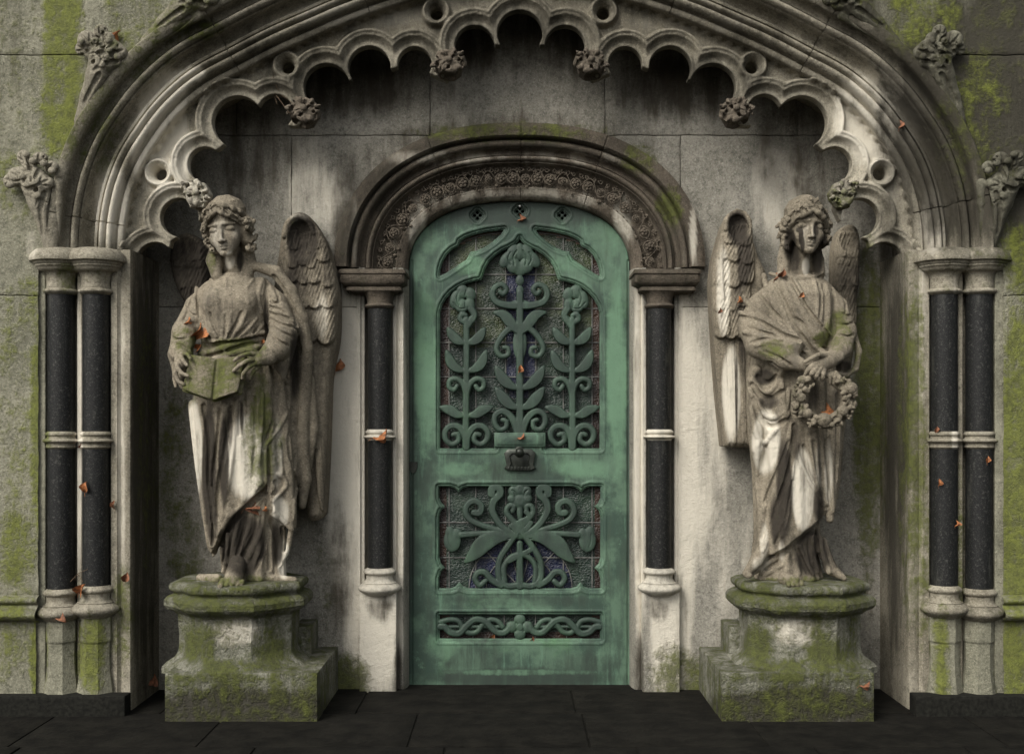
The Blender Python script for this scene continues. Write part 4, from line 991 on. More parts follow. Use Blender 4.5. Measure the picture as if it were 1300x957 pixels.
# wings : a thick carved slab with overlapping feathers
def wing(outline,feathers,Y0,thick,name,parent,smooth_o=True,hollow=None,lean=0,ridges=(),blobs=(),base=(0,0,0),h=.0034,rise=.025):
    Yw=Y0+.02; UXw=lambda p:UX(p,Yw); kw_=K(Yw)
    O=np.array(outline,float); x0,x1=O[:,0].min()-3,O[:,0].max()+3; z0,z1=O[:,1].min()-3,O[:,1].max()+3
    v=Vox((UXw(x0),Y0-.075,UZ(z1,Yw)),(UXw(x1),Y0+thick+.01,UZ(z0,Yw)),h)
    gx,gz=np.meshgrid(650+v.ax[0]/kw_,HZ-v.ax[2]/kw_,indexing='ij')
    so=catmull(np.r_[O,O[:1]],4)[:-1] if smooth_o else O
    d=polydist(so,gx,gz)
    rel=np.zeros(gx.shape)
    for (cx,cz,L,wd,ang,lift) in feathers:
        a=math.radians(ang); dx,dz=math.sin(a),math.cos(a)      # direction of the tip (down is +z here)
        u=((gx-cx)*dx+(gz-cz)*dz)/L; w=(gx-cx)*dz-(gz-cz)*dx
        sh=np.where(u<.72,1,np.sqrt(np.clip(1-((u-.72)/.28)**2,0,1)))*wd
        ins=(u>-.15)&(u<1)&(np.abs(w)<sh)
        t=np.where(ins,lift*(.35+.65*np.clip(u,0,1))*(1-.45*(w/np.maximum(wd,.1))**2)-.0022*np.exp(-(w/1.0)**2)*1.0+(.0016*np.sin((w*1.0+u*L*.35)*1.5)*(np.abs(w)>1)*1.5 if L<100 else .0012*np.sin(w*1.9+.3*np.sin(u*9))),0)
        rel=np.where(ins,np.maximum(rel*0.35+t*.9,t),rel)
    yf=Y0-rel*rise/.014
    yf+=.03*np.clip(1+d/9,0,1)**2                                 # rounded rims
    if hollow is not None:
        hx,hz,ha,hb,hd=hollow
        q=((gx-hx)/ha)**2+((gz-hz)/hb)**2
        yf+=hd*np.clip(1.15-q,0,1)**.6
    yf+=lean*(gz-z0)/(z1-z0)
    v.F=np.maximum(np.maximum((yf[:,None,:]-v.ax[1][None,:,None])*.8,v.ax[1][None,:,None]-(Y0+thick)),d[:,None,:]*kw_).astype(np.float32)
    v.smooth(1)
    for P,r in ridges: v.strokes([([(UXw(a_),UZ(b_,Yw)) for a_,b_ in P],rp(r),rp(r*.6),-.001,'add')],.004)
    return mk(name,*v.mesh(),M['statue'],parent,60,blobs=blobs,base=base)
def rowfeathers(x0,x1,z,n,L,w,ang,lift,j=1.5,R=random.Random(3)):
    return [(x0+(x1-x0)*(i+.5)/n+R.uniform(-j,j),z+R.uniform(-j,j)*1.5,L*R.uniform(.88,1.12),w,ang+R.uniform(-4,4),lift*R.uniform(.8,1.2)) for i in range(n)]
# ================= left angel: holding an open book
AL=empty('angel_statue','stone angel with downcast eyes holding an open mossy book on the left pedestal','statue',(UX(305,.16),.16,UZ(738,.16)))
v=Vox((UX(200,YS),-.16,UZ(752,YS)),(UX(400,YS),.34,UZ(296,YS)),.0044)
YC=.15
# skirt: overskirt above the slanting hem, underskirt below
zs=[430,450,480,520,560,600,640,680,710,738]
hem=[(236,722),(262,710),(270,694),(280,677),(293,657),(308,641),(330,621),(339,612),(341,640),(342,652),(352,662),(369,674),(392,676)]
v.loft([UZ(a,YS) for a in zs],[UX(a,YS) for a in (293,296,298,299,303,307,311,314,316,319)],[YC,YC,YC-.005,YC-.01,YC-.005,YC,YC,YC,YC,YC],
       [rp(a) for a in (42,47,55,59,60,60,58,55,52,50)],[.125,.13,.14,.145,.145,.145,.145,.14,.14,.145],.012,
       warp=folds(7,.008,.6,-3,hemwarp(hem,.034),.005))
# torso
v.loft([UZ(a,YS) for a in (343,347,352,360,372,390,408,422,430,440)],[UX(a,YS) for a in (291,291,291,291,291,290,290,292,293,294)],[YC+.01,YC+.01,YC,YC,YC-.01,YC-.01,YC-.01,YC-.01,YC,YC],
       [rp(a) for a in (14,21,30,40,46,45,43,44,43,38)],[.05,.06,.075,.09,.11,.12,.125,.135,.13,.10],.014)
v.ell(q3(273,384,YC-.10),(rp(16),.03,rp(15)),.03); v.ell(q3(308,384,YC-.10),(rp(16),.03,rp(15)),.03)
# arms
v.chain([q3(262,366,.15),q3(243,387,.14),q3(231,420,.10),q3(233,448,.02),q3(240,462,-.03)],[rp(14),rp(15),rp(16),rp(14),rp(9)],.012)
v.chain([q3(226,425,.09),q3(224,450,.06),q3(228,476,.05),q3(231,492,.06)],[rp(11),rp(11),rp(8),rp(3)],.010)
v.chain([q3(324,362,.15),q3(343,383,.14),q3(358,418,.11),q3(352,444,.03),q3(338,456,-.03)],[rp(14),rp(16),rp(18.5),rp(16),rp(9)],.012)
v.chain([q3(356,435,.09),q3(356,458,.07),q3(359,480,.07)],[rp(18),rp(13),rp(3)],.010)
# cloak hanging from the shoulder behind the arm
v.chain([q3(316,334,.13),q3(345,342,.13),q3(364,366,.15),q3(378,402,.16),q3(384,440,.17),q3(378,500,.20),q3(374,560,.21),q3(378,610,.22),q3(375,645,.22)],[rp(a) for a in(6,8,8,8,8,9,10,9,5)],.008)
v.chain([q3(360,400,.22),q3(364,460,.22),q3(362,520,.22),q3(362,600,.22)],[rp(14)]*4,.01)
v.chain([q3(384,480,.22),q3(389,545,.23),q3(383,598,.24)],[rp(7),rp(7),rp(3)],.006)
# long hair down the back of the neck
v.chain([q3(271,306,.14),q3(267,328,.12),q3(271,348,.10)],[rp(10),rp(10.5),rp(7)],.008); v.chain([q3(305,306,.15),q3(309,328,.14),q3(309,346,.13)],[rp(10),rp(10),rp(8)],.008); v.ell(q3(289,325,.17),(rp(22),.05,rp(24)),.01)
v.smooth(1)
def G_(pts,r0=1.6,r1=1.6,off=-.001,k=.006): return (P2(pts),rp(r0*1.25),rp(r1*1.25),off+.001,'sub',k*.8)
def R_(pts,r0=2.5,r1=2.5,off=.001,k=.008): return (P2(pts),rp(r0*1.05),rp(r1*1.05),off-.001,'add',k*.8)
v.strokes([ # blouse
 R_([(250,400),(256,416),(264,430),(270,434)],2,3),R_([(262,392),(268,412),(277,428)],1.6,2.6),R_([(276,396),(281,416),(287,430)],1.5,2.6),R_([(296,396),(294,414),(290,430)],1.5,2.6),R_([(314,396),(306,416),(296,430)],1.6,2.6),R_([(325,404),(315,419),(304,429)],1.6,2.6),R_([(332,410),(324,422),(316,428)],1.5,2.4),
 R_([(249,414),(254,424),(264,433),(276,434),(289,433),(304,431),(320,426),(335,421)],3,3,0,.006),
 R_([(243,362),(246,384),(250,404)],2,2),R_([(330,352),(326,372),(330,396)],2,2),R_([(262,352),(268,370),(266,386)],1.6,1.2),R_([(318,352),(313,368),(318,386)],1.6,1.2),R_([(285,352),(288,372),(287,392)],1.2,1.2)])
v.strokes([
 G_([(255,402),(260,417),(267,429)],1.3,1.6),G_([(268,398),(274,415),(283,430)],1.3,1.6),G_([(288,402),(289,415),(288,428)],1.2,1.4),G_([(308,397),(302,412),(293,429)],1.3,1.7),G_([(320,408),(312,418),(303,427)],1.3,1.7),G_([(329,412),(322,423)],1.2,1.5),
 G_([(250,420),(256,430),(266,438),(282,437),(298,436),(314,432),(334,427)],3.2,3.2,-.002,.004),
 G_([(336,350),(335,372),(336,392),(338,424)],1.8,3.4,-.002,.005),G_([(246,368),(250,396),(252,424),(246,446)],1.4,3,-.001,.005),
 G_([(338,388),(350,391),(362,396)],1.5,1.5),G_([(338,396),(352,401),(374,410)],1.7,1.5),G_([(341,404),(354,411),(375,416)],1.7,1.4),G_([(339,374),(345,384),(356,380)],1.4,1.1),G_([(344,414),(358,422),(372,428)],1.6,1.3),G_([(346,424),(356,434),(370,440)],1.6,1.3),
 G_([(352,398),(360,402),(370,404)],1.2,1.2),G_([(340,352),(348,370),(352,382)],1.2,1.4),
 G_([(344,348),(360,372),(370,398),(377,428)],2,2.6,-.002,.004),G_([(376,440),(371,470),(368,505),(366,540)],4.5,3.5,-.004,.006),
 G_([(218,428),(228,432),(240,430)],1.5,1.5),G_([(217,442),(226,450),(232,470)],1.5,2.4),G_([(232,388),(240,398),(246,400)],1.4,1.2),G_([(228,404),(238,410),(247,410)],1.4,1.2),G_([(240,372),(236,392),(232,408)],1.2,1.2),G_([(222,436),(236,440),(246,446)],1.5,1.2)])
v.strokes([ # rolled apron and skirt folds
 R_([(252,449),(275,445),(300,438),(330,430)],3.4,4,0),R_([(270,457),(298,450),(328,440)],3,3.6,0),
 R_([(239,512),(244,560),(249,610),(258,664),(262,700)],4.5,3),R_([(281,516),(274,560),(268,610),(266,665),(265,695)],2.6,2.6),R_([(290,516),(283,566),(275,620),(272,680)],2.6,2.6),
 R_([(318,500),(320,550),(324,600)],3,2),R_([(304,510),(300,560),(292,620),(284,660)],2.4,2),R_([(334,500),(334,540),(331,590)],2.2,2),
 R_([(264,708),(280,677),(293,657),(308,641),(330,621),(338,613)],2.2,2.4,.002,.003),
 R_([(356,480),(360,524),(342,560),(338,570),(339,612)],2.6,2.2,0,.004),
 R_([(344,600),(357,606),(361,618),(347,635),(348,648),(368,673)],2.4,3,.001,.004),R_([(366,676),(361,700),(350,722),(353,736),(366,739)],3,3.6,.0,.005),
 R_([(352,560),(356,600),(352,600)],2.6,2),R_([(367,560),(369,600),(370,660)],2.4,2.4),
 R_([(322,640),(317,668),(304,700),(296,722)],2.2,2.6),R_([(334,640),(331,676),(316,708),(309,724)],2.2,2.6),R_([(306,650),(299,680),(292,714)],2,2.4),R_([(288,668),(288,700),(278,728)],3,3),R_([(276,690),(277,712),(276,730)],2,2.4)])
v.strokes([
 G_([(262,452),(286,447),(312,438),(328,436)],1.6,2.2,-.001,.004),
 G_([(259,515),(265,560),(264,615),(268,660)],2.8,2.6,-.001),G_([(284,520),(278,568),(270,612),(269,667),(267,693)],1.7,1.7),G_([(296,518),(291,563),(280,612),(277,657)],2.4,1.8),G_([(308,512),(307,552)],1.5,1.2),G_([(326,505),(327,560),(322,605)],1.6,1.6),G_([(344,498),(347,528),(340,556)],1.4,1.4),
 G_([(266,714),(284,680),(297,661),(312,646),(334,626)],2.6,3.6,-.001,.003),
 G_([(341,572),(342,600),(341,650),(341,722)],1.8,2.6,-.001,.004),G_([(362,508),(364,565),(372,622),(374,662)],2,2,-.001,.004),
 G_([(349,612),(353,618),(347,628)],2.6,2.6,-.002,.003),G_([(344,640),(343,660),(350,690),(350,716)],3.2,4,-.002,.004),G_([(356,672),(357,700)],3,2.6,-.002,.004),
 G_([(327,644),(323,676),(308,706),(302,722)],1.9,1.9),G_([(314,648),(307,682),(299,712)],1.7,1.9),G_([(338,650),(336,690),(326,722)],1.8,2.2),G_([(297,662),(292,694),(287,722)],1.7,1.9),G_([(282,686),(281,706),(276,724)],1.6,1.8)])
# foot with toes
v.cap(q3(302,716,.04),q3(303,732,-.055),rp(11),rp(11),.006)
for i,(x,r_) in enumerate(((292,4.6),(299,3.6),(305,3.4),(311,3.2),(316,2.9))): v.cap(q3(x,733,-.07),q3(x-1,737,-.098+.006*i),rp(r_),rp(r_*.9),.002)
v.cap(q3(250,735,.10),q3(276,735,.05),rp(5),rp(7),.006); v.cap(q3(330,734,.08),q3(372,737,.08),rp(6),rp(4),.006)
# fingers: the right hand in the picture lies on the page, the other grips the edge
v.chain([q3(346,456,-.02),q3(335,459,-.055)],[rp(9),rp(8)],.004)
finger(v,[(333,452,-.06),(324,452,-.095),(315,455,-.105),(308,460,-.100)],3.2,2.3); finger(v,[(333,457,-.065),(323,461,-.10),(314,467,-.108),(307,473,-.100)],3.3,2.3)
finger(v,[(333,462,-.06),(325,468,-.092),(319,476,-.098),(317,482,-.088)],3.2,2.2); finger(v,[(335,466,-.05),(329,474,-.07),(325,482,-.07)],2.9,2.1); finger(v,[(337,452,-.045),(328,447,-.07),(320,447,-.07)],3.0,2.3)
v.chain([q3(236,452,-.02),q3(238,464,-.055)],[rp(8),rp(8)],.004)
finger(v,[(234,458,-.06),(237,469,-.088),(243,476,-.102),(251,479,-.106)],3.4,2.4); finger(v,[(240,456,-.065),(245,461,-.095),(250,466,-.104)],3.0,2.3)
finger(v,[(232,464,-.05),(233,477,-.07),(238,486,-.085),(245,489,-.09)],3.1,2.2); finger(v,[(230,468,-.04),(230,482,-.055),(233,492,-.065)],2.8,2.1); finger(v,[(240,450,-.05),(248,452,-.07),(254,458,-.10)],2.8,2.1)
bodyL=v.mesh()
hV,hF=make_head(1,True,4,0)
hV=place_head(hV,-7,13,-6,(UX(288,.08),.085,UZ(287,.08)),1.04)
SL=[(0,245,440,30,24,.8),(0,330,560,26,80,.75),(0,322,480,20,60,.6),(0,300,440,40,14,.9),(0,268,332,10,18,.5),(0,235,430,22,20,.6),(0,300,738,60,10,.7),(0,240,500,14,20,.6),(0,350,560,14,40,.5),
 (1,266,590,10,95,1.25),(1,284,585,8,66,1.15),(1,270,660,9,40,.9),(1,308,692,36,46,1.25),(1,352,690,10,40,.9),(1,292,545,5,34,.8),(1,307,530,3,24,.9),(1,374,470,8,60,.9),(1,338,400,4,30,.7),(1,305,330,6,16,.95),(1,262,322,6,12,.7),(1,283,400,30,34,.4),(1,330,560,3,50,.3),(1,280,312,16,5,.3),(1,253,700,10,16,.6),(1,300,427,40,5,.3),
 (2,246,570,12,70,1.2),(2,312,580,30,60,1.1),(2,352,570,10,60,.6),(2,355,650,14,26,.8),(2,284,298,26,34,.5),(2,292,330,8,14,.9),(2,360,710,10,30,.9),(2,318,700,6,26,.3),(2,240,400,12,36,.3)]
nb=len(bodyL[0])
mk('body',np.r_[bodyL[0],hV],np.r_[bodyL[1],hF+nb],M['statue'],AL,70,blobs=SL,base=(.12,.12,.2))
# the open book
v=Vox((UX(236,YS),-.15,UZ(517,YS)),(UX(326,YS),.0,UZ(444,YS)),.0032)
def slab(v,quad,y_top,y_bot,th,k=.0):
    """quad px corners tl,tr,br,bl ; tilted slab"""
    px=650+v.ax[0]/ks; pz=HZ-v.ax[2]/ks; gx,gz=np.meshgrid(px,pz,indexing='ij'); d=polydist(quad,gx,gz)*ks
    zt=min(q_[1] for q_ in quad); zb=max(q_[1] for q_ in quad); t=(gz-zt)/(zb-zt)
    return d,y_top+(y_bot-y_top)*t
for side in (0,1):
    qd=[(250,452),(284,457),(282,509),(243,495)] if side==0 else [(284,457),(319,453),(312,499),(282,509)]
    d,yy=slab(v,qd,-.055,-.105,.03)
    gxx=(650+v.ax[0]/ks)[:,None]; bow=-.020*np.sin(np.clip(np.abs(gxx-283)/36,0,1)*math.pi)*1.0
    D3=np.maximum(np.maximum((yy+bow)[:,None,:]-v.ax[1][None,:,None],v.ax[1][None,:,None]-(yy+.026)[:,None,:]),d[:,None,:])
    v.F=np.minimum(v.F,D3).astype(np.float32)
    qd2=[(a+(-3 if a<283 else 3)*(a!=284 and a!=282),b+(3 if b>480 else 0)) for a,b in qd]; d,yy=slab(v,qd2,-.055,-.105,.03)
    D3=np.maximum(np.maximum((yy+.028)[:,None,:]-v.ax[1][None,:,None],v.ax[1][None,:,None]-(yy+.036)[:,None,:]),d[:,None,:]); v.F=np.minimum(v.F,D3).astype(np.float32)
v.strokes([(P2([(284,458),(283,480),(282,508)]),rp(1.9),rp(1.9),-.002,'sub')],.003)
for dz_ in (0,1): v.strokes([(P2([(245,497+dz_*4),(263,505+dz_*4),(282,511+dz_*4)]),rp(.8),rp(.8),-.001,'sub'),(P2([(283,511+dz_*4),(298,506+dz_*4),(311,501+dz_*4)]),rp(.8),rp(.8),-.001,'sub')],.002)
v.smooth(1); bk=mk('book',*v.mesh(),M['statue'],AL,50,base=(.68,.3,0)); bk['label']='open stone book green with algae'
# wings
FL=[]
FL+=[(404,430,228,11,3,.016),(414,420,150,7,2,.012),(395,420,150,8,3,.013)]
FL+=rowfeathers(372,420,372,3,62,13,2,.022)+rowfeathers(366,422,350,4,42,11,2,.018)+rowfeathers(364,420,328,4,34,9,4,.016)+rowfeathers(364,416,310,4,28,8,6,.014)+rowfeathers(364,410,296,3,24,8,8,.012)
wo=[(345,420),(348,360),(354,318),(358,290),(366,276),(379,269),(392,274),(404,290),(414,309),(421,332),(427,357),(429,385),(428,430),(419,480),(416,560),(412,640),(409,656),(400,661),(391,655),(388,600),(393,560),(391,500),(384,450),(368,430)]
WB=[(1,385,305,24,44,1.2),(1,392,350,30,40,.6),(1,372,360,14,40,.6),(1,415,340,8,60,.6),(1,404,470,16,50,.3),(2,408,400,14,40,.6),(2,380,276,16,8,.7),(0,380,280,16,10,.3)]
wr=wing(wo,FL,.27,.15,'wing',AL,hollow=(386,305,19,24,.05),ridges=[([(362,300),(366,284),(378,276),(391,281),(398,296)],4.2),([(360,420),(362,360),(364,315)],3)],blobs=WB,base=(0,.3,.1)); wr['label']='tall wing with long straight lowest feather'
wo=[(246,404),(226,368),(217,340),(218,314),(226,300),(238,296),(250,300),(258,308),(264,325),(264,400)]
wing(wo,rowfeathers(206,262,300,4,40,9,0,.015)+rowfeathers(206,262,340,4,46,9,0,.015)+rowfeathers(206,262,375,4,40,9,0,.015),.33,.1,'wing',AL,hollow=(238,318,14,16,.03),blobs=[(1,238,350,50,70,1.1)],base=(0,.3,0))  # back wing's shadow painted into its colour by the dark blob
# ================= right angel: hands crossed over a wreath
AR_=empty('angel_statue','stone angel with dark tear stains and crossed hands holding a flower wreath','statue',(UX(1013,.16),.16,UZ(738,.16)))
v=Vox((UX(935,YS),-.16,UZ(752,YS)),(UX(1104,YS),.34,UZ(296,YS)),.0044)
zs=[430,450,480,520,560,600,640,680,710,738]
hem=[(930,735),(950,726),(966,712),(984,702),(1000,690),(1026,670),(1049,650),(1056,652),(1060,664),(1100,664)]
v.loft([UZ(a,YS) for a in zs],[UX(a,YS) for a in (1015,1014,1013,1013,1013,1013,1011,1009,1008,1007)],[YC]*10,
       [rp(a) for a in (44,50,55,56,53,50,47,45,48,56)],[.125,.13,.14,.145,.14,.14,.14,.14,.14,.15],.012,
       warp=folds(7,.008,2.0,3,hemwarp(hem,.032),.005))
v.loft([UZ(a,YS) for a in (341,345,350,358,372,390,408,425,440)],[UX(a,YS) for a in (1018,1018,1018,1019,1019,1018,1017,1016,1015)],[YC+.01,YC+.01,YC,YC,YC-.01,YC-.01,YC-.01,YC-.01,YC],
       [rp(a) for a in (15,23,31,41,48,50,50,50,46)],[.05,.06,.075,.09,.11,.12,.125,.135,.13],.014)
# arms: shawl covered left one, sleeved right one
v.chain([q3(992,366,.15),q3(970,388,.13),q3(957,416,.09),q3(962,438,.04),q3(990,457,-.03),q3(1008,464,-.05)],[rp(14),rp(17),rp(17),rp(16),rp(13),rp(9)],.016)
v.chain([q3(957,405,.10),q3(975,425,.03),q3(1000,442,-.01)],[rp(15),rp(16),rp(14)],.02)
v.chain([q3(1050,364,.15),q3(1069,388,.14),q3(1076,420,.10),q3(1066,443,.03),q3(1052,456,-.03)],[rp(13),rp(14.5),rp(15),rp(13.5),rp(9)],.012)
# drapery looped below the sleeve and hanging down the right side
v.chain([q3(1090,424,.10),q3(1094,445,.09),q3(1088,468,.07),q3(1072,477,.05),q3(1060,474,.04)],[rp(3),rp(4),rp(4),rp(4),rp(3)],.006)
v.chain([q3(1078,440,.14),q3(1076,480,.14),q3(1072,540,.15),q3(1071,596,.14),q3(1067,632,.13)],[rp(13),rp(10),rp(9),rp(5),rp(4)],.010)
v.chain([q3(1060,500,.10),q3(1060,570,.10),q3(1055,640,.09),q3(1056,660,.08)],[rp(14),rp(12),rp(9),rp(5)],.012)
v.chain([q3(962,470,.09),q3(962,520,.07),q3(963,570,.08),q3(966,600,.10)],[rp(8),rp(9),rp(8),rp(3)],.012)
v.chain([q3(975,690,.08),q3(960,712,.05),q3(946,727,.03)],[rp(9),rp(8),rp(5)],.012); v.chain([q3(1045,690,.10),q3(1056,722,.07),q3(1072,734,.06)],[rp(9),rp(8),rp(4)],.012)
v.chain([q3(1007,306,.15),q3(1003,326,.14),q3(1001,344,.13)],[rp(10),rp(10),rp(9)],.008); v.chain([q3(1040,306,.15),q3(1044,328,.14),q3(1046,344,.13)],[rp(9),rp(9),rp(8)],.008); v.ell(q3(1024,325,.17),(rp(22),.05,rp(24)),.01)
v.smooth(1)
v.strokes([ # shawl
 R_([(975,346),(981,380),(996,415),(1020,445),(1036,458)],3,3.4),R_([(992,346),(1001,380),(1014,408),(1032,436),(1046,450)],3,3.2),R_([(1008,352),(1022,386),(1040,412),(1056,428)],2.8,2.8),
 R_([(950,380),(968,404),(988,420),(1010,436)],3,3),R_([(942,396),(952,404),(972,412),(992,424),(1008,434)],3,2.4),R_([(944,422),(964,430),(984,436)],2.6,2.4),R_([(956,440),(974,436),(990,442)],2.4,2),
 R_([(1036,356),(1036,390),(1034,412)],2,2),R_([(1052,360),(1053,392),(1050,416)],2,2),R_([(983,344),(1004,351),(1030,352),(1048,344)],2.2,2.2,.0,.004)])
v.strokes([
 G_([(962,362),(973,383),(987,402),(1003,423),(1020,445)],1.6,2),G_([(940,402),(958,407),(975,419),(990,428),(1008,434)],2.2,3,-.002,.004),G_([(985,356),(995,384),(1005,412),(1023,437),(1037,453)],1.4,2.2),G_([(1004,405),(1012,409),(1020,418),(1030,434),(1044,448)],2.2,2.8,-.002,.004),G_([(1004,352),(1013,374),(1024,395),(1044,419),(1054,430)],1.5,2.4,-.001,.004),
 G_([(1047,360),(1047,390),(1045,414)],1.4,1.7),G_([(1041,362),(1042,384),(1038,404)],1.1,1.3),G_([(1062,358),(1061,392),(1058,424),(1053,436)],2,3.2,-.002,.005),G_([(948,416),(966,424),(984,430)],1.4,1.6),G_([(950,436),(968,432),(986,436)],1.5,1.5),
 G_([(1070,396),(1080,400),(1086,398)],1.3,1.1),G_([(1064,410),(1076,412),(1088,408)],1.4,1.1),G_([(1062,424),(1072,428),(1086,424)],1.4,1.1),G_([(1076,366),(1078,384),(1076,396)],1.1,1.1),
 G_([(960,456),(975,462),(985,470)],1.8,1.8),G_([(966,448),(982,456),(996,466)],1.4,1.4)])
v.strokes([ # swags and skirt
 R_([(953,482),(963,494),(975,498),(987,487)],3,2.6,.0,.005),R_([(953,494),(963,516),(979,530),(994,521),(999,496)],3.6,3,.0,.005),R_([(954,516),(960,550),(970,562),(981,550),(998,524)],3.4,3,.0,.005),
 R_([(988,470),(991,500),(994,530)],3,3),R_([(1003,540),(990,584),(976,621),(969,668)],3,2.4),R_([(962,560),(964,610),(967,660),(966,690)],2.4,2),R_([(1006,560),(1001,620),(991,680)],2.2,2.2),
 R_([(1008,560),(1013,585),(1021,601),(1032,621),(1049,648)],2.6,2.4,.0,.004),R_([(1024,545),(1028,580),(1036,612),(1048,640)],2.8,2.4),R_([(1040,545),(1044,590),(1052,640)],2.8,2.6),R_([(1052,550),(1056,600),(1058,650)],2.4,2.4),
 R_([(986,702),(1002,690),(1026,671),(1049,650)],2.2,2.4,.002,.003),R_([(966,700),(972,690),(980,660),(992,610)],2.2,2),
 R_([(1012,684),(1022,710),(1031,728)],2.6,3),R_([(1031,672),(1033,700),(1040,726)],2.6,3),R_([(1044,668),(1044,696),(1052,726)],2.6,3),R_([(990,704),(970,722),(948,730)],2.6,3),R_([(1000,700),(994,716),(972,731)],2.2,2.6),R_([(1020,676),(1010,700),(1014,728)],1.8,2.2)])
v.strokes([
 G_([(956,488),(966,502),(978,506),(990,498)],3,3,-.002,.005),G_([(956,506),(964,530),(978,542),(994,534)],2.8,2.8,-.002,.005),G_([(963,478),(975,486),(984,478)],2.6,2.6,-.002,.005),
 G_([(1006,540),(1004,577),(990,626),(975,672)],2.6,2.6,-.002,.006),G_([(998,560),(984,600),(972,640)],1.6,1.6),G_([(1004,610),(996,650),(984,690)],1.6,1.6),
 G_([(1018,566),(1023,595),(1030,612)],1.8,1.4),G_([(1030,560),(1035,600),(1046,632)],1.9,1.6),G_([(1047,560),(1051,605),(1054,640)],1.7,1.5),G_([(1064,500),(1064,560),(1063,610)],2,2),
 G_([(990,707),(1006,694),(1030,676),(1050,656)],2.6,3.4,-.001,.003),G_([(1007,690),(1018,710),(1026,728)],1.8,1.9),G_([(1026,676),(1028,700),(1034,726)],2,2.2),G_([(1038,668),(1040,694),(1047,724)],2,2.2),G_([(1050,668),(1050,694),(1058,722)],1.9,2.1),G_([(984,704),(968,716),(952,728)],1.5,1.7),G_([(995,704),(984,718),(962,731)],1.5,1.7)])
# hands
v.chain([q3(1056,455,-.03),q3(1042,460,-.06),q3(1030,466,-.075)],[rp(9),rp(10),rp(9.5)],.006,sy=.8)
finger(v,[(1038,454,-.075),(1028,453,-.10),(1019,457,-.105),(1011,462,-.098)],3.6,2.4)
for P_ in ([(1026,462,-.085),(1019,467,-.105),(1014,472,-.105),(1012,477,-.095)],[(1027,466,-.09),(1022,472,-.108),(1019,476,-.108),(1018,479,-.095)],[(1030,470,-.09),(1026,475,-.108),(1025,479,-.106),(1025,482,-.094)],[(1035,472,-.085),(1033,477,-.10),(1033,481,-.098),(1033,484,-.088)]): finger(v,P_,3.7,2.6)
finger(v,[(1012,466,-.055),(1030,474,-.055),(1046,478,-.055)],7,4); 
for dx in (0,6,12): finger(v,[(1040+dx,474,-.055),(1044+dx,480,-.07),(1044+dx,488,-.066)],2.9,2.2)
v.cap(q3(992,732,-.02),q3(1000,733,-.07),rp(9),rp(7),.006)
for i in range(4): v.cap(q3(992+5.4*i,734,-.075),q3(991+5.6*i,737,-.10+.004*i),rp(3.2),rp(2.9),.002)
bodyR=v.mesh()
hV,hF=make_head(-1,False,9,1)
hV=place_head(hV,8,5,3,(UX(1022,.08),.085,UZ(286,.08)),1.03)
SR_=[(0,1065,420,22,30,.7),(0,985,445,26,16,.6),(0,1045,430,16,14,.8),(0,1013,738,60,8,.7),(0,1075,520,12,60,.5),(0,1086,450,10,30,.5),
 (1,1017,299,3.5,16,1.15),(1,1019,310,3.5,12,1.1),(1,1036,292,5,12,1.0),(1,1035,302,2.5,10,.8),(1,1003,312,9,26,1.15),(1,1014,292,5,4,.9),(1,1008,330,11,26,.85),(1,1038,330,9,26,.85),(1,1045,312,8,20,1.0),(1,996,625,12,76,1.25),(1,984,660,8,40,.9),(1,1010,560,8,40,.8),(1,1030,702,30,34,1.1),(1,1040,640,8,26,.8),(1,970,478,16,12,1.0),(1,975,510,14,12,.8),(1,1042,575,6,40,.6),(1,1006,480,10,10,.5),(1,1030,500,18,24,.6),(1,1072,600,6,40,.9),(1,1060,700,10,30,.8),(1,1072,465,12,10,.9),(1,1000,400,50,40,.2),
 (2,1018,622,16,56,1.2),(2,972,560,20,46,1.15),(2,1028,300,16,26,.55),(2,1023,338,6,14,.9),(2,1052,600,8,50,.5),(2,970,690,8,40,.6),(2,993,700,6,20,.6),(2,1040,590,6,40,.4),(2,965,715,16,14,.5)]
nb=len(bodyR[0])
mk('body',np.r_[bodyR[0],hV],np.r_[bodyR[1],hF+nb],M['statue'],AR_,70,blobs=SR_,base=(.12,.12,.2))
# wreath of roses and leaves
v=Vox((UX(986,YS),-.155,UZ(552,YS)),(UX(1086,YS),-.0,UZ(470,YS)),.003)
r=random.Random(12); cx,cz=1036,508
n=30
for i in range(n):
    a=-math.pi*.62+2*math.pi*i/n*.80+math.pi*.32; 
    a=math.radians(-55+290*i/(n-1))
    x=cx+31*math.cos(a); z=cz+28*math.sin(a)*1.0
    v.ell(q3(x,z,-.055),(rp(8.2),.022,rp(8.2)),.008)
for i in range(190):
    a=math.radians(-58+296*r.random()); rr=r.uniform(24,40)
    x=cx+rr*1.0*math.cos(a); z=cz+rr*.92*math.sin(a); R=r.uniform(1.9,4.6)
    v.ell(q3(x,z,-.085+r.uniform(-.012,.012)),(rp(R),rp(R*.8),rp(R*r.uniform(.5,.9))),.002,rot=rotm('Y',r.uniform(0,180)))
    if i%2==0: v.cap(q3(x-R*.8,z,-.108),q3(x+R*.8,z+1,-.108),.0035,.002,.002,'sub')
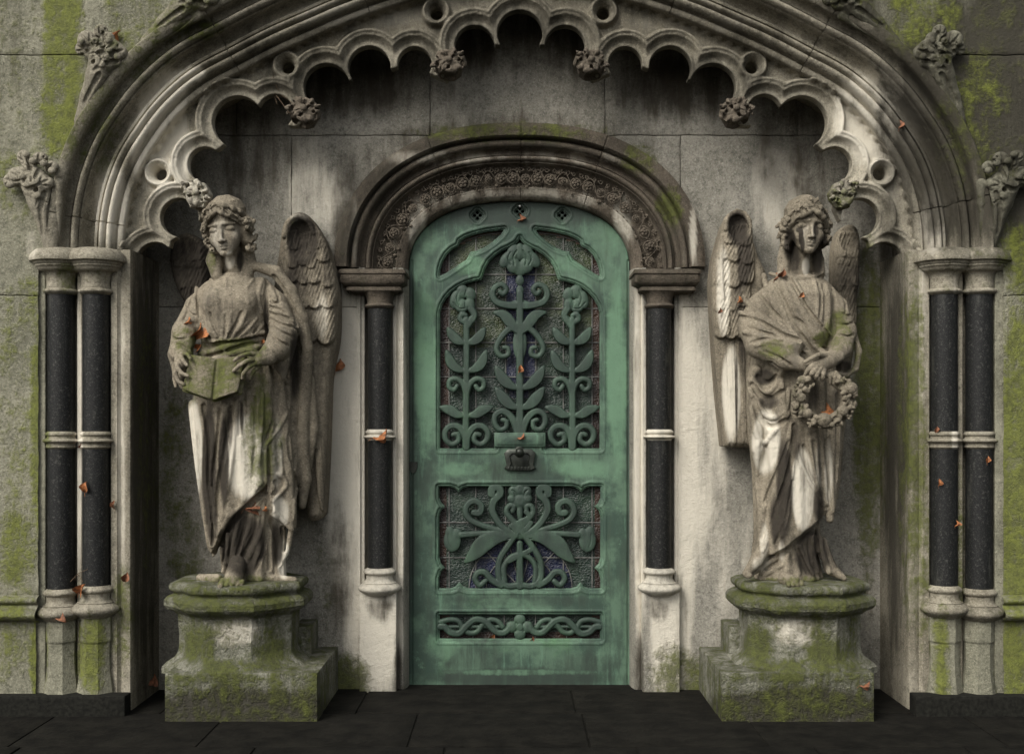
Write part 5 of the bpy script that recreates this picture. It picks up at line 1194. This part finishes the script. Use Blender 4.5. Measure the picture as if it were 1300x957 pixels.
for x,z,R in((1035,533,9.5),(1068,494,8.5),(1008,484,6),(1006,506,7),(1058,522,7.5),(1014,525,7)):
    v.ell(q3(x,z,-.09),(rp(R),rp(R*.8),rp(R*.92)),.002)
    for rr in (.78,.45):
        for k in range(10):
            a=2*math.pi*k/10; b=a+2*math.pi/10*.8
            v.cap(q3(x+R*rr*math.cos(a),z+R*rr*math.sin(a),-.09-rp(R*.8)*math.sqrt(1-rr*rr)),q3(x+R*rr*math.cos(b),z+R*rr*math.sin(b),-.09-rp(R*.8)*math.sqrt(1-rr*rr)),.0018,.0018,.001,'sub')
mk('wreath',*v.mesh(),M['statue'],AR_,60,base=(.25,.35,.1))['label']='thick carved wreath of roses'
FR=[(921,420,152,9,2,.013),(932,425,150,11,1,.017),(945,430,150,10,1,.015)]
FR+=rowfeathers(906,944,375,3,60,11,2,.022)+rowfeathers(906,950,348,3,44,10,0,.018)+rowfeathers(908,952,325,3,36,10,-2,.016)+rowfeathers(912,954,303,3,30,9,-4,.014)+rowfeathers(918,954,288,2,24,9,-4,.012)
wo=[(905,400),(903,357),(907,326),(914,300),(919,284),(926,270),(936,264),(948,268),(955,278),(957,306),(963,326),(972,344),(972,400),(962,440),(956,494),(955,569),(919,567),(912,500),(908,450)]
WB=[(1,936,290,16,26,1.1),(1,946,330,12,50,.8),(1,936,380,10,50,.5),(1,944,440,8,60,.7),(2,918,370,12,70,.8),(2,928,500,14,70,1.0),(1,935,500,2.5,70,.8)]
wr=wing(wo,FR,.27,.15,'wing',AR_,smooth_o=False,hollow=(938,287,14,19,.05),ridges=[([(921,292),(923,278),(934,270),(947,274),(953,288)],4.0),([(916,300),(914,340),(916,380)],3)],blobs=WB,base=(0,.22,.15)); wr['label']='pale brown wing with squared broken end'
wo=[(1058,420),(1058,330),(1062,300),(1072,287),(1082,285),(1090,294),(1092,330),(1088,380),(1084,420)]
wing(wo,rowfeathers(1060,1090,300,3,36,7,0,.014)+rowfeathers(1060,1090,335,3,40,7,0,.014)+rowfeathers(1060,1090,370,3,40,7,0,.014),.33,.1,'wing',AR_,hollow=(1075,305,10,16,.03),blobs=[(1,1075,360,30,50,.8)],base=(.1,.3,.1))
# ================= pedestals
def pedestal(cx,right):
    e=empty('pedestal',('octagonal mossy stone pedestal under the angel with the book' if not right else 'octagonal mossy stone pedestal under the angel with the wreath'),'pedestal',(UX(cx,.16),.16,G))
    Y=.16; y0=-.13
    def Zt(py): return UZ(py,y0)
    k=K(y0)
    def oct_(pr,name,mat,**kw):
        A=[]
        seg=7
        for r,py in pr:
            R=r*k/math.cos(math.pi/8); row=[]
            for s_ in range(8):
                a=math.pi/8+s_*math.pi/4; b=a+math.pi/4
                pa=np.array((math.cos(a),math.sin(a)));pb=np.array((math.cos(b),math.sin(b)))
                for t in (np.linspace(0,1,seg,endpoint=False)): 
                    p=(pa+(pb-pa)*t)*R; row.append((UX(cx,Y)+p[0],min(Y+p[1]*.98,.449),Zt(py)))
            A.append(row)
        V,F=grid(np.array(A),closed_v=True); V=V.copy()
        jit=np.array([[math.sin(p[0]*61+p[2]*47)*.0012+math.sin(p[1]*83-p[2]*31)*.001]*3 for p in V]); V=V+jit
        return mk(name,V,F,mat,e,32,**kw)
    PB=[(0,cx-55,758,50,22,.9),(0,cx+50,762,50,16,.85),(0,cx,772,90,6,.9),(0,cx-52,820,26,34,.95),(0,cx+38,830,34,30,.95),(0,cx-10,845,70,12,.85),(0,cx+66,840,14,50,.7),(0,cx-20,860,90,10,.8),(0,cx+4,738,90,8,.6),
        (1,cx+60,800,14,30,.5),(1,cx-10,782,80,5,.6),(1,cx,862,110,20,.25),(1,cx+30,752,50,4,.5),(2,cx-4,802,44,24,.8)]
    top=[(1,738),(60,738),(79,738),(83,740),(85,744),(85,750),(82,754),(79,756)]
    top=[(1,740),(40,740),(70,740),(80,740)]+[(81+5*math.sin(t),741+12*(1-math.cos(t))/2) for t in np.linspace(0,math.pi,7)]+[(80,756),(85,758),(89,760),(92,764)]+[(92,766),(92,771),(88,776),(82,778),(79,780),(76,783)]
    top=[(a,b+5) for a,b in top]
    oct_(top,'cap',M['plinth'],blobs=PB,base=(.6,.3,.0))
    oct_([(75,784),(74.5,800),(74,815),(74,832),(75,838),(79,844),(88,850),(94,856),(94,864)],'pier',M['plinth'],blobs=PB,base=(.42,.2,.05))
    mb=MB(); w=97
    mb.box(UX(cx-w,-.15),UX(cx+w,-.15),-.138,.447,G-.03,UZ(855,-.15),.02)
    mb.build('plinth',M['plinth'],e,30,blobs=PB+[(1,cx,908,160,42,1.25)],base=(.5,.4,0))
    mb=MB(); s_=1 if not right else -1
    a,b=sorted((UX(cx+s_*70,.3),UX(cx+s_*92,.3))); mb.box(a,b,.22,.446,UZ(866,-.1),UZ(792,.3),.02)
    a,b=sorted((UX(cx+s_*68,.3),UX(cx+s_*108,.3))); mb.box(a,b,.2,.444,UZ(866,-.1)+.001,UZ(832,.3),.02)
    mb.build('rear_block',M['plinth'],e,30,blobs=PB,base=(.5,.4,0))
pedestal(305,0); pedestal(1014,1)
# ------------------------------------------------------------------ fallen leaves and twigs caught on the stone
def leaf_mesh(kind,rs):
    r=random.Random(rs); n=9; L=.05;
    A=np.zeros((n,7,3)); curl=r.uniform(.6,1.6); tw=r.uniform(-.6,.6)
    for i in range(n):
        t=i/(n-1); w=.017*math.sin(math.pi*min(1,t*1.05+.02))**.7*(1+.12*math.sin(t*9+rs))+.0006
        for j in range(7):
            s_=(j-3)/3; x=s_*w; y=-abs(s_)**1.5*w*curl*1.3-math.sin(t*math.pi)*.010*curl+.003*math.sin(t*9+s_*5+rs); z=(t-.5)*L
            c,s2=math.cos(tw*t*1.5),math.sin(tw*t*1.5); A[i,j]=(x*c-y*s2,x*s2+y*c,z)
    V,F=grid(A); V=V.copy(); V2=V.copy(); V2[:,1]+=.0009; m=len(V)
    F2=list(F)+[tuple(a+m for a in reversed(f)) for f in F]
    # stalk
    st_=np.zeros((5,4,3))
    for i in range(5):
        for j,(a,b) in enumerate(((.0008,0),(0,.0008),(-.0008,0),(0,-.0008))): st_[i,j]=(a+.004*(i/4)**2,b-.003*i/4,-L/2-.018*i/4)
    Vs,Fs=grid(st_,closed_v=True)
    return np.r_[V,V2,Vs],F2+[tuple(a+2*m for a in f) for f in Fs]
LEAF=[]
for i in range(4):
    V,F=leaf_mesh(0,i+1); me=bpy.data.meshes.new('dry_leaf'); me.from_pydata([tuple(p) for p in V],[],F); me.polygons.foreach_set('use_smooth',[True]*len(me.polygons)); me.update(); LEAF.append(me)
def leaf(x,z,y,size,rot,label,kind=0,mi=0,group='dry leaves caught on the stonework'):
    me=LEAF[mi%4]
    if len(me.materials)==0: me.materials.append(M['leaf'])
    o=bpy.data.objects.new('dry_leaf',me); COL.objects.link(o); o.location=(UX(x,y),y,UZ(z,y)); k=size*K(y)/.05; o.scale=(k,k,k); o.rotation_euler=[math.radians(a) for a in rot]
    o['label']=label; o['category']='leaf'; o['group']=group
    if kind: 
        o.material_slots[0].link='OBJECT'; o.material_slots[0].material=M['leafb']
    return o
bpy.context.view_layer.update(); DG=bpy.context.evaluated_depsgraph_get()
def hit(x,z):
    o=Vector((0,-D,0)); p=Vector((UX(x,0),0,UZ(z,0))); d=(p-o).normalized()
    ok,loc,n_,i,ob,m=scene.ray_cast(DG,o,d); return loc,n_
LS=[(237,407,14,(20,30,70),'crumpled orange leaf on the sleeve fold above the reader angel\'s left-hand elbow',0),
(251,420,26,(10,20,5),'long curled orange leaf standing upright above the stone book',0),
(254,441,18,(15,60,-30),'orange leaf lying against the top left corner of the stone book',0),
(334,433,7,(20,30,40),'tiny pale leaf at the waist beside the reading angel\'s sleeve',0),
(429,463,20,(5,20,20),'small orange leaf stuck on the pale wall beside the left wing',0),
(317,640,22,(20,50,60),'red-brown leaf tucked in the skirt fold of the angel with the book',1),
(335,645,9,(20,40,90),'little orange leaf right of the red-brown leaf in the skirt fold',0),
(104,747,22,(40,30,20),'bright orange leaf lying between the left column bases',0),
(98,761,16,(50,60,60),'torn orange leaf just below the bright one at the left column bases',0),
(75,781,13,(40,30,80),'rusty leaf wedged under the outermost left column base',1),
(160,732,16,(10,20,10),'rusty leaf on the ledge at the left niche corner',1),
(109,618,17,(5,10,15),'narrow orange leaf caught between the left pair of shafts',0),
(145,640,12,(5,10,-50),'brown leaf scrap beside the inner left shaft',1),
(101,565,8,(5,40,10),'small red leaf under the rings of the left pair of shafts',1),
(482,550,24,(60,10,80),'brown dry leaf lying on the shaft ring left of the door',0),
(660,468,12,(10,20,40),'small orange leaf caught on the central lily of the door grille',0),
(661,553,13,(50,20,60),'crumpled leaf on the bronze lock case',1),
(658,276,12,(10,20,70),'thin brown leaf near the top centre of the door',1),
(625,807,11,(30,40,20),'orange leaf in the wave panel low on the door',0),
(675,810,8,(30,40,70),'tiny brown leaf right of centre in the wave panel',1),
(984,351,13,(10,20,60),'red leaf on the collar of the angel with the wreath',1),
(994,347,14,(10,20,-40),'red leaf just right of another on the wreath angel\'s shoulder',1),
(1017,374,10,(10,40,20),'round orange leaf on the chest of the wreath angel',0),
(937,380,11,(10,20,80),'orange leaf on the pale streak of the right statue\'s wing',0),
(913,394,9,(10,20,20),'brown leaf on the outer edge of the right statue\'s wing',1),
(1046,517,17,(30,10,85),'rust coloured leaf lying inside the lower wreath',0),
(1056,731,15,(50,20,40),'brown leaf at the foot of the wreath angel',1),
(1192,612,11,(5,10,30),'orange leaf beside the inner right shaft',0),
(1189,545,10,(5,10,-30),'brown leaf scrap near the ring of the inner right shaft',1),
(1213,664,9,(5,10,10),'small leaf between the right pair of shafts',0),
(1254,583,10,(5,10,-10),'small leaf clinging to the outermost right shaft',0),
(152,47,20,(20,30,-35),'long orange leaf resting on the upper left crocket',0),
(1142,158,14,(10,20,80),'thin rusty leaf near the haunch of the right side arch',1),
(192,858,16,(50,30,40),'reddish leaf on the niche floor beside the left pedestal',1),
(1098,867,16,(60,30,70),'brown leaf on the step beside the right pedestal',1)]
pend=[]
for i,(x,z,size,rot,lab,kd_) in enumerate(LS):
    loc,n_=hit(x,z); pend.append((loc,n_))
for (x,z,size,rot,lab,kd_),(loc,n_),i in zip(LS,pend,range(99)):
    o=leaf(x,z,loc.y-.008,size*.85,rot,lab,kd_,i)
def twig(pts,r,label,br=()):
    mb=MB(); seen={}
    def seg(P,r0):
        P=[]+list(P); W_=[]
        for a,b in P:
            loc,n_=hit(a,b); W_.append(Vector((loc.x,loc.y-.006,loc.z)))
        ys=[w_.y for w_ in W_]; m=min(ys)
        C_=[Vector((w_.x,min(w_.y,m+.05),w_.z)) for w_ in W_]
        if tuple(P[0]) in seen:
            o_=seen[tuple(P[0])]; C_=[o_+(c-C_[0])*(1,.3,1)[0] for c in C_]
        for p_,c in zip(P,C_): seen[tuple(p_)]=c
        A=np.zeros((len(C_),6,3))
        for i,c in enumerate(C_):
            d=(C_[min(i+1,len(C_)-1)]-C_[max(i-1,0)]).normalized(); n2=d.cross(Vector((0,1,0))).normalized()
            for j in range(6):
                a=j*math.pi/3; v_=c+n2*math.cos(a)*r0*(1-.5*i/len(C_))+Vector((0,1,0))*math.sin(a)*r0*(1-.5*i/len(C_)); A[i,j]=v_
        V,F=grid(A,closed_v=True); mb.add(V,F+[tuple(range(6))])
    seg(pts,r)
    for b in br: seg(b,r*.7)
    o=mb.build('dry_twig',M['twig'],None,60); o['label']=label; o['category']='twig'
twig([(347,98),(352,112),(358,122),(361,136)],.0022,'thin dry twig with husks hanging from the tracery above the left angel',[[(358,122),(366,126),(372,132)],[(361,136),(364,146),(366,152)],[(361,136),(372,150)]])
twig([(90,738),(99,728),(112,722)],.0016,'dry twig caught behind the left column bases',[[(99,728),(96,742),(92,752)],[(99,728),(106,738)]])
SUNE=1.5; EXPO=0.65
# ------------------------------------------------------------------ ground
V,F=grid(np.array([[(x,y,G) for y in (-60,-6,-1.5,0,.3,.62)] for x in (-60,-6,-2,0,2,6,60)],float)); g=mk('ground',V,F,M['ground']); g['kind']='structure'
mb=MB(); rr=random.Random(4); y=-2.6
ys=[-2.6,-1.9,-1.2,-.52,.0,.46]
for a,b in zip(ys[:-1],ys[1:]):
    x=-3+rr.uniform(0,.4)
    while x<3.2:
        w_=rr.uniform(.55,.95); h_=rr.uniform(-.002,.002)
        if b>.01 : 
            if x>1.6 or x+w_<-1.6: x+=w_; continue
        mb.box(x+.004,x+w_-.004,a+.004,b-.004,G-.03,G+.006+h_,.06); x+=w_
p_=mb.build('paving',M['ground'],None,40); p_['kind']='structure'
# ------------------------------------------------------------------ camera, light
cam=bpy.data.cameras.new('camera'); co=bpy.data.objects.new('camera',cam); COL.objects.link(co); scene.camera=co
co.location=(0,-D,0); co.rotation_euler=(math.radians(90),0,0)
cam.sensor_width=36; cam.lens=36*D*S/1300; cam.shift_y=(HZ-478.5)/1300; cam.clip_end=300
w=bpy.data.worlds.new('World'); scene.world=w; w.use_nodes=True; nt=w.node_tree; bg=nt.nodes['Background']
sk=nt.nodes.new('ShaderNodeTexSky'); sk.sky_type='NISHITA'; sk.sun_disc=False
SE,SR=42,205
sk.sun_elevation=math.radians(SE); sk.sun_rotation=math.radians(SR); sk.air_density=1.5; sk.dust_density=5
hs=nt.nodes.new('ShaderNodeHueSaturation'); hs.inputs['Saturation'].default_value=.22; nt.links.new(sk.outputs[0],hs.inputs['Color'])
nt.links.new(hs.outputs[0],bg.inputs['Color']); bg.inputs['Strength'].default_value=.115
sl=bpy.data.lights.new('sun','SUN'); sl.energy=SUNE; sl.angle=math.radians(30); sl.color=(1,.95,.86)
so=bpy.data.objects.new('sun',sl); COL.objects.link(so)
az=math.radians(-38); el=math.radians(SE)
# direction towards the sun : in front of the wall (-Y), to the left
dv=Vector((math.sin(az)*math.cos(el),-math.cos(az)*math.cos(el),math.sin(el)))
so.rotation_euler=dv.to_track_quat('Z','Y').to_euler(); so.location=(-4,-6,6)
sk.sun_rotation=math.atan2(dv.x,dv.y)
scene.view_settings.view_transform='Standard'; scene.view_settings.look='None'; scene.view_settings.exposure=EXPO; scene.view_settings.gamma=1
scene.render.engine='CYCLES'; scene.cycles.max_bounces=6; scene.cycles.use_denoising=True
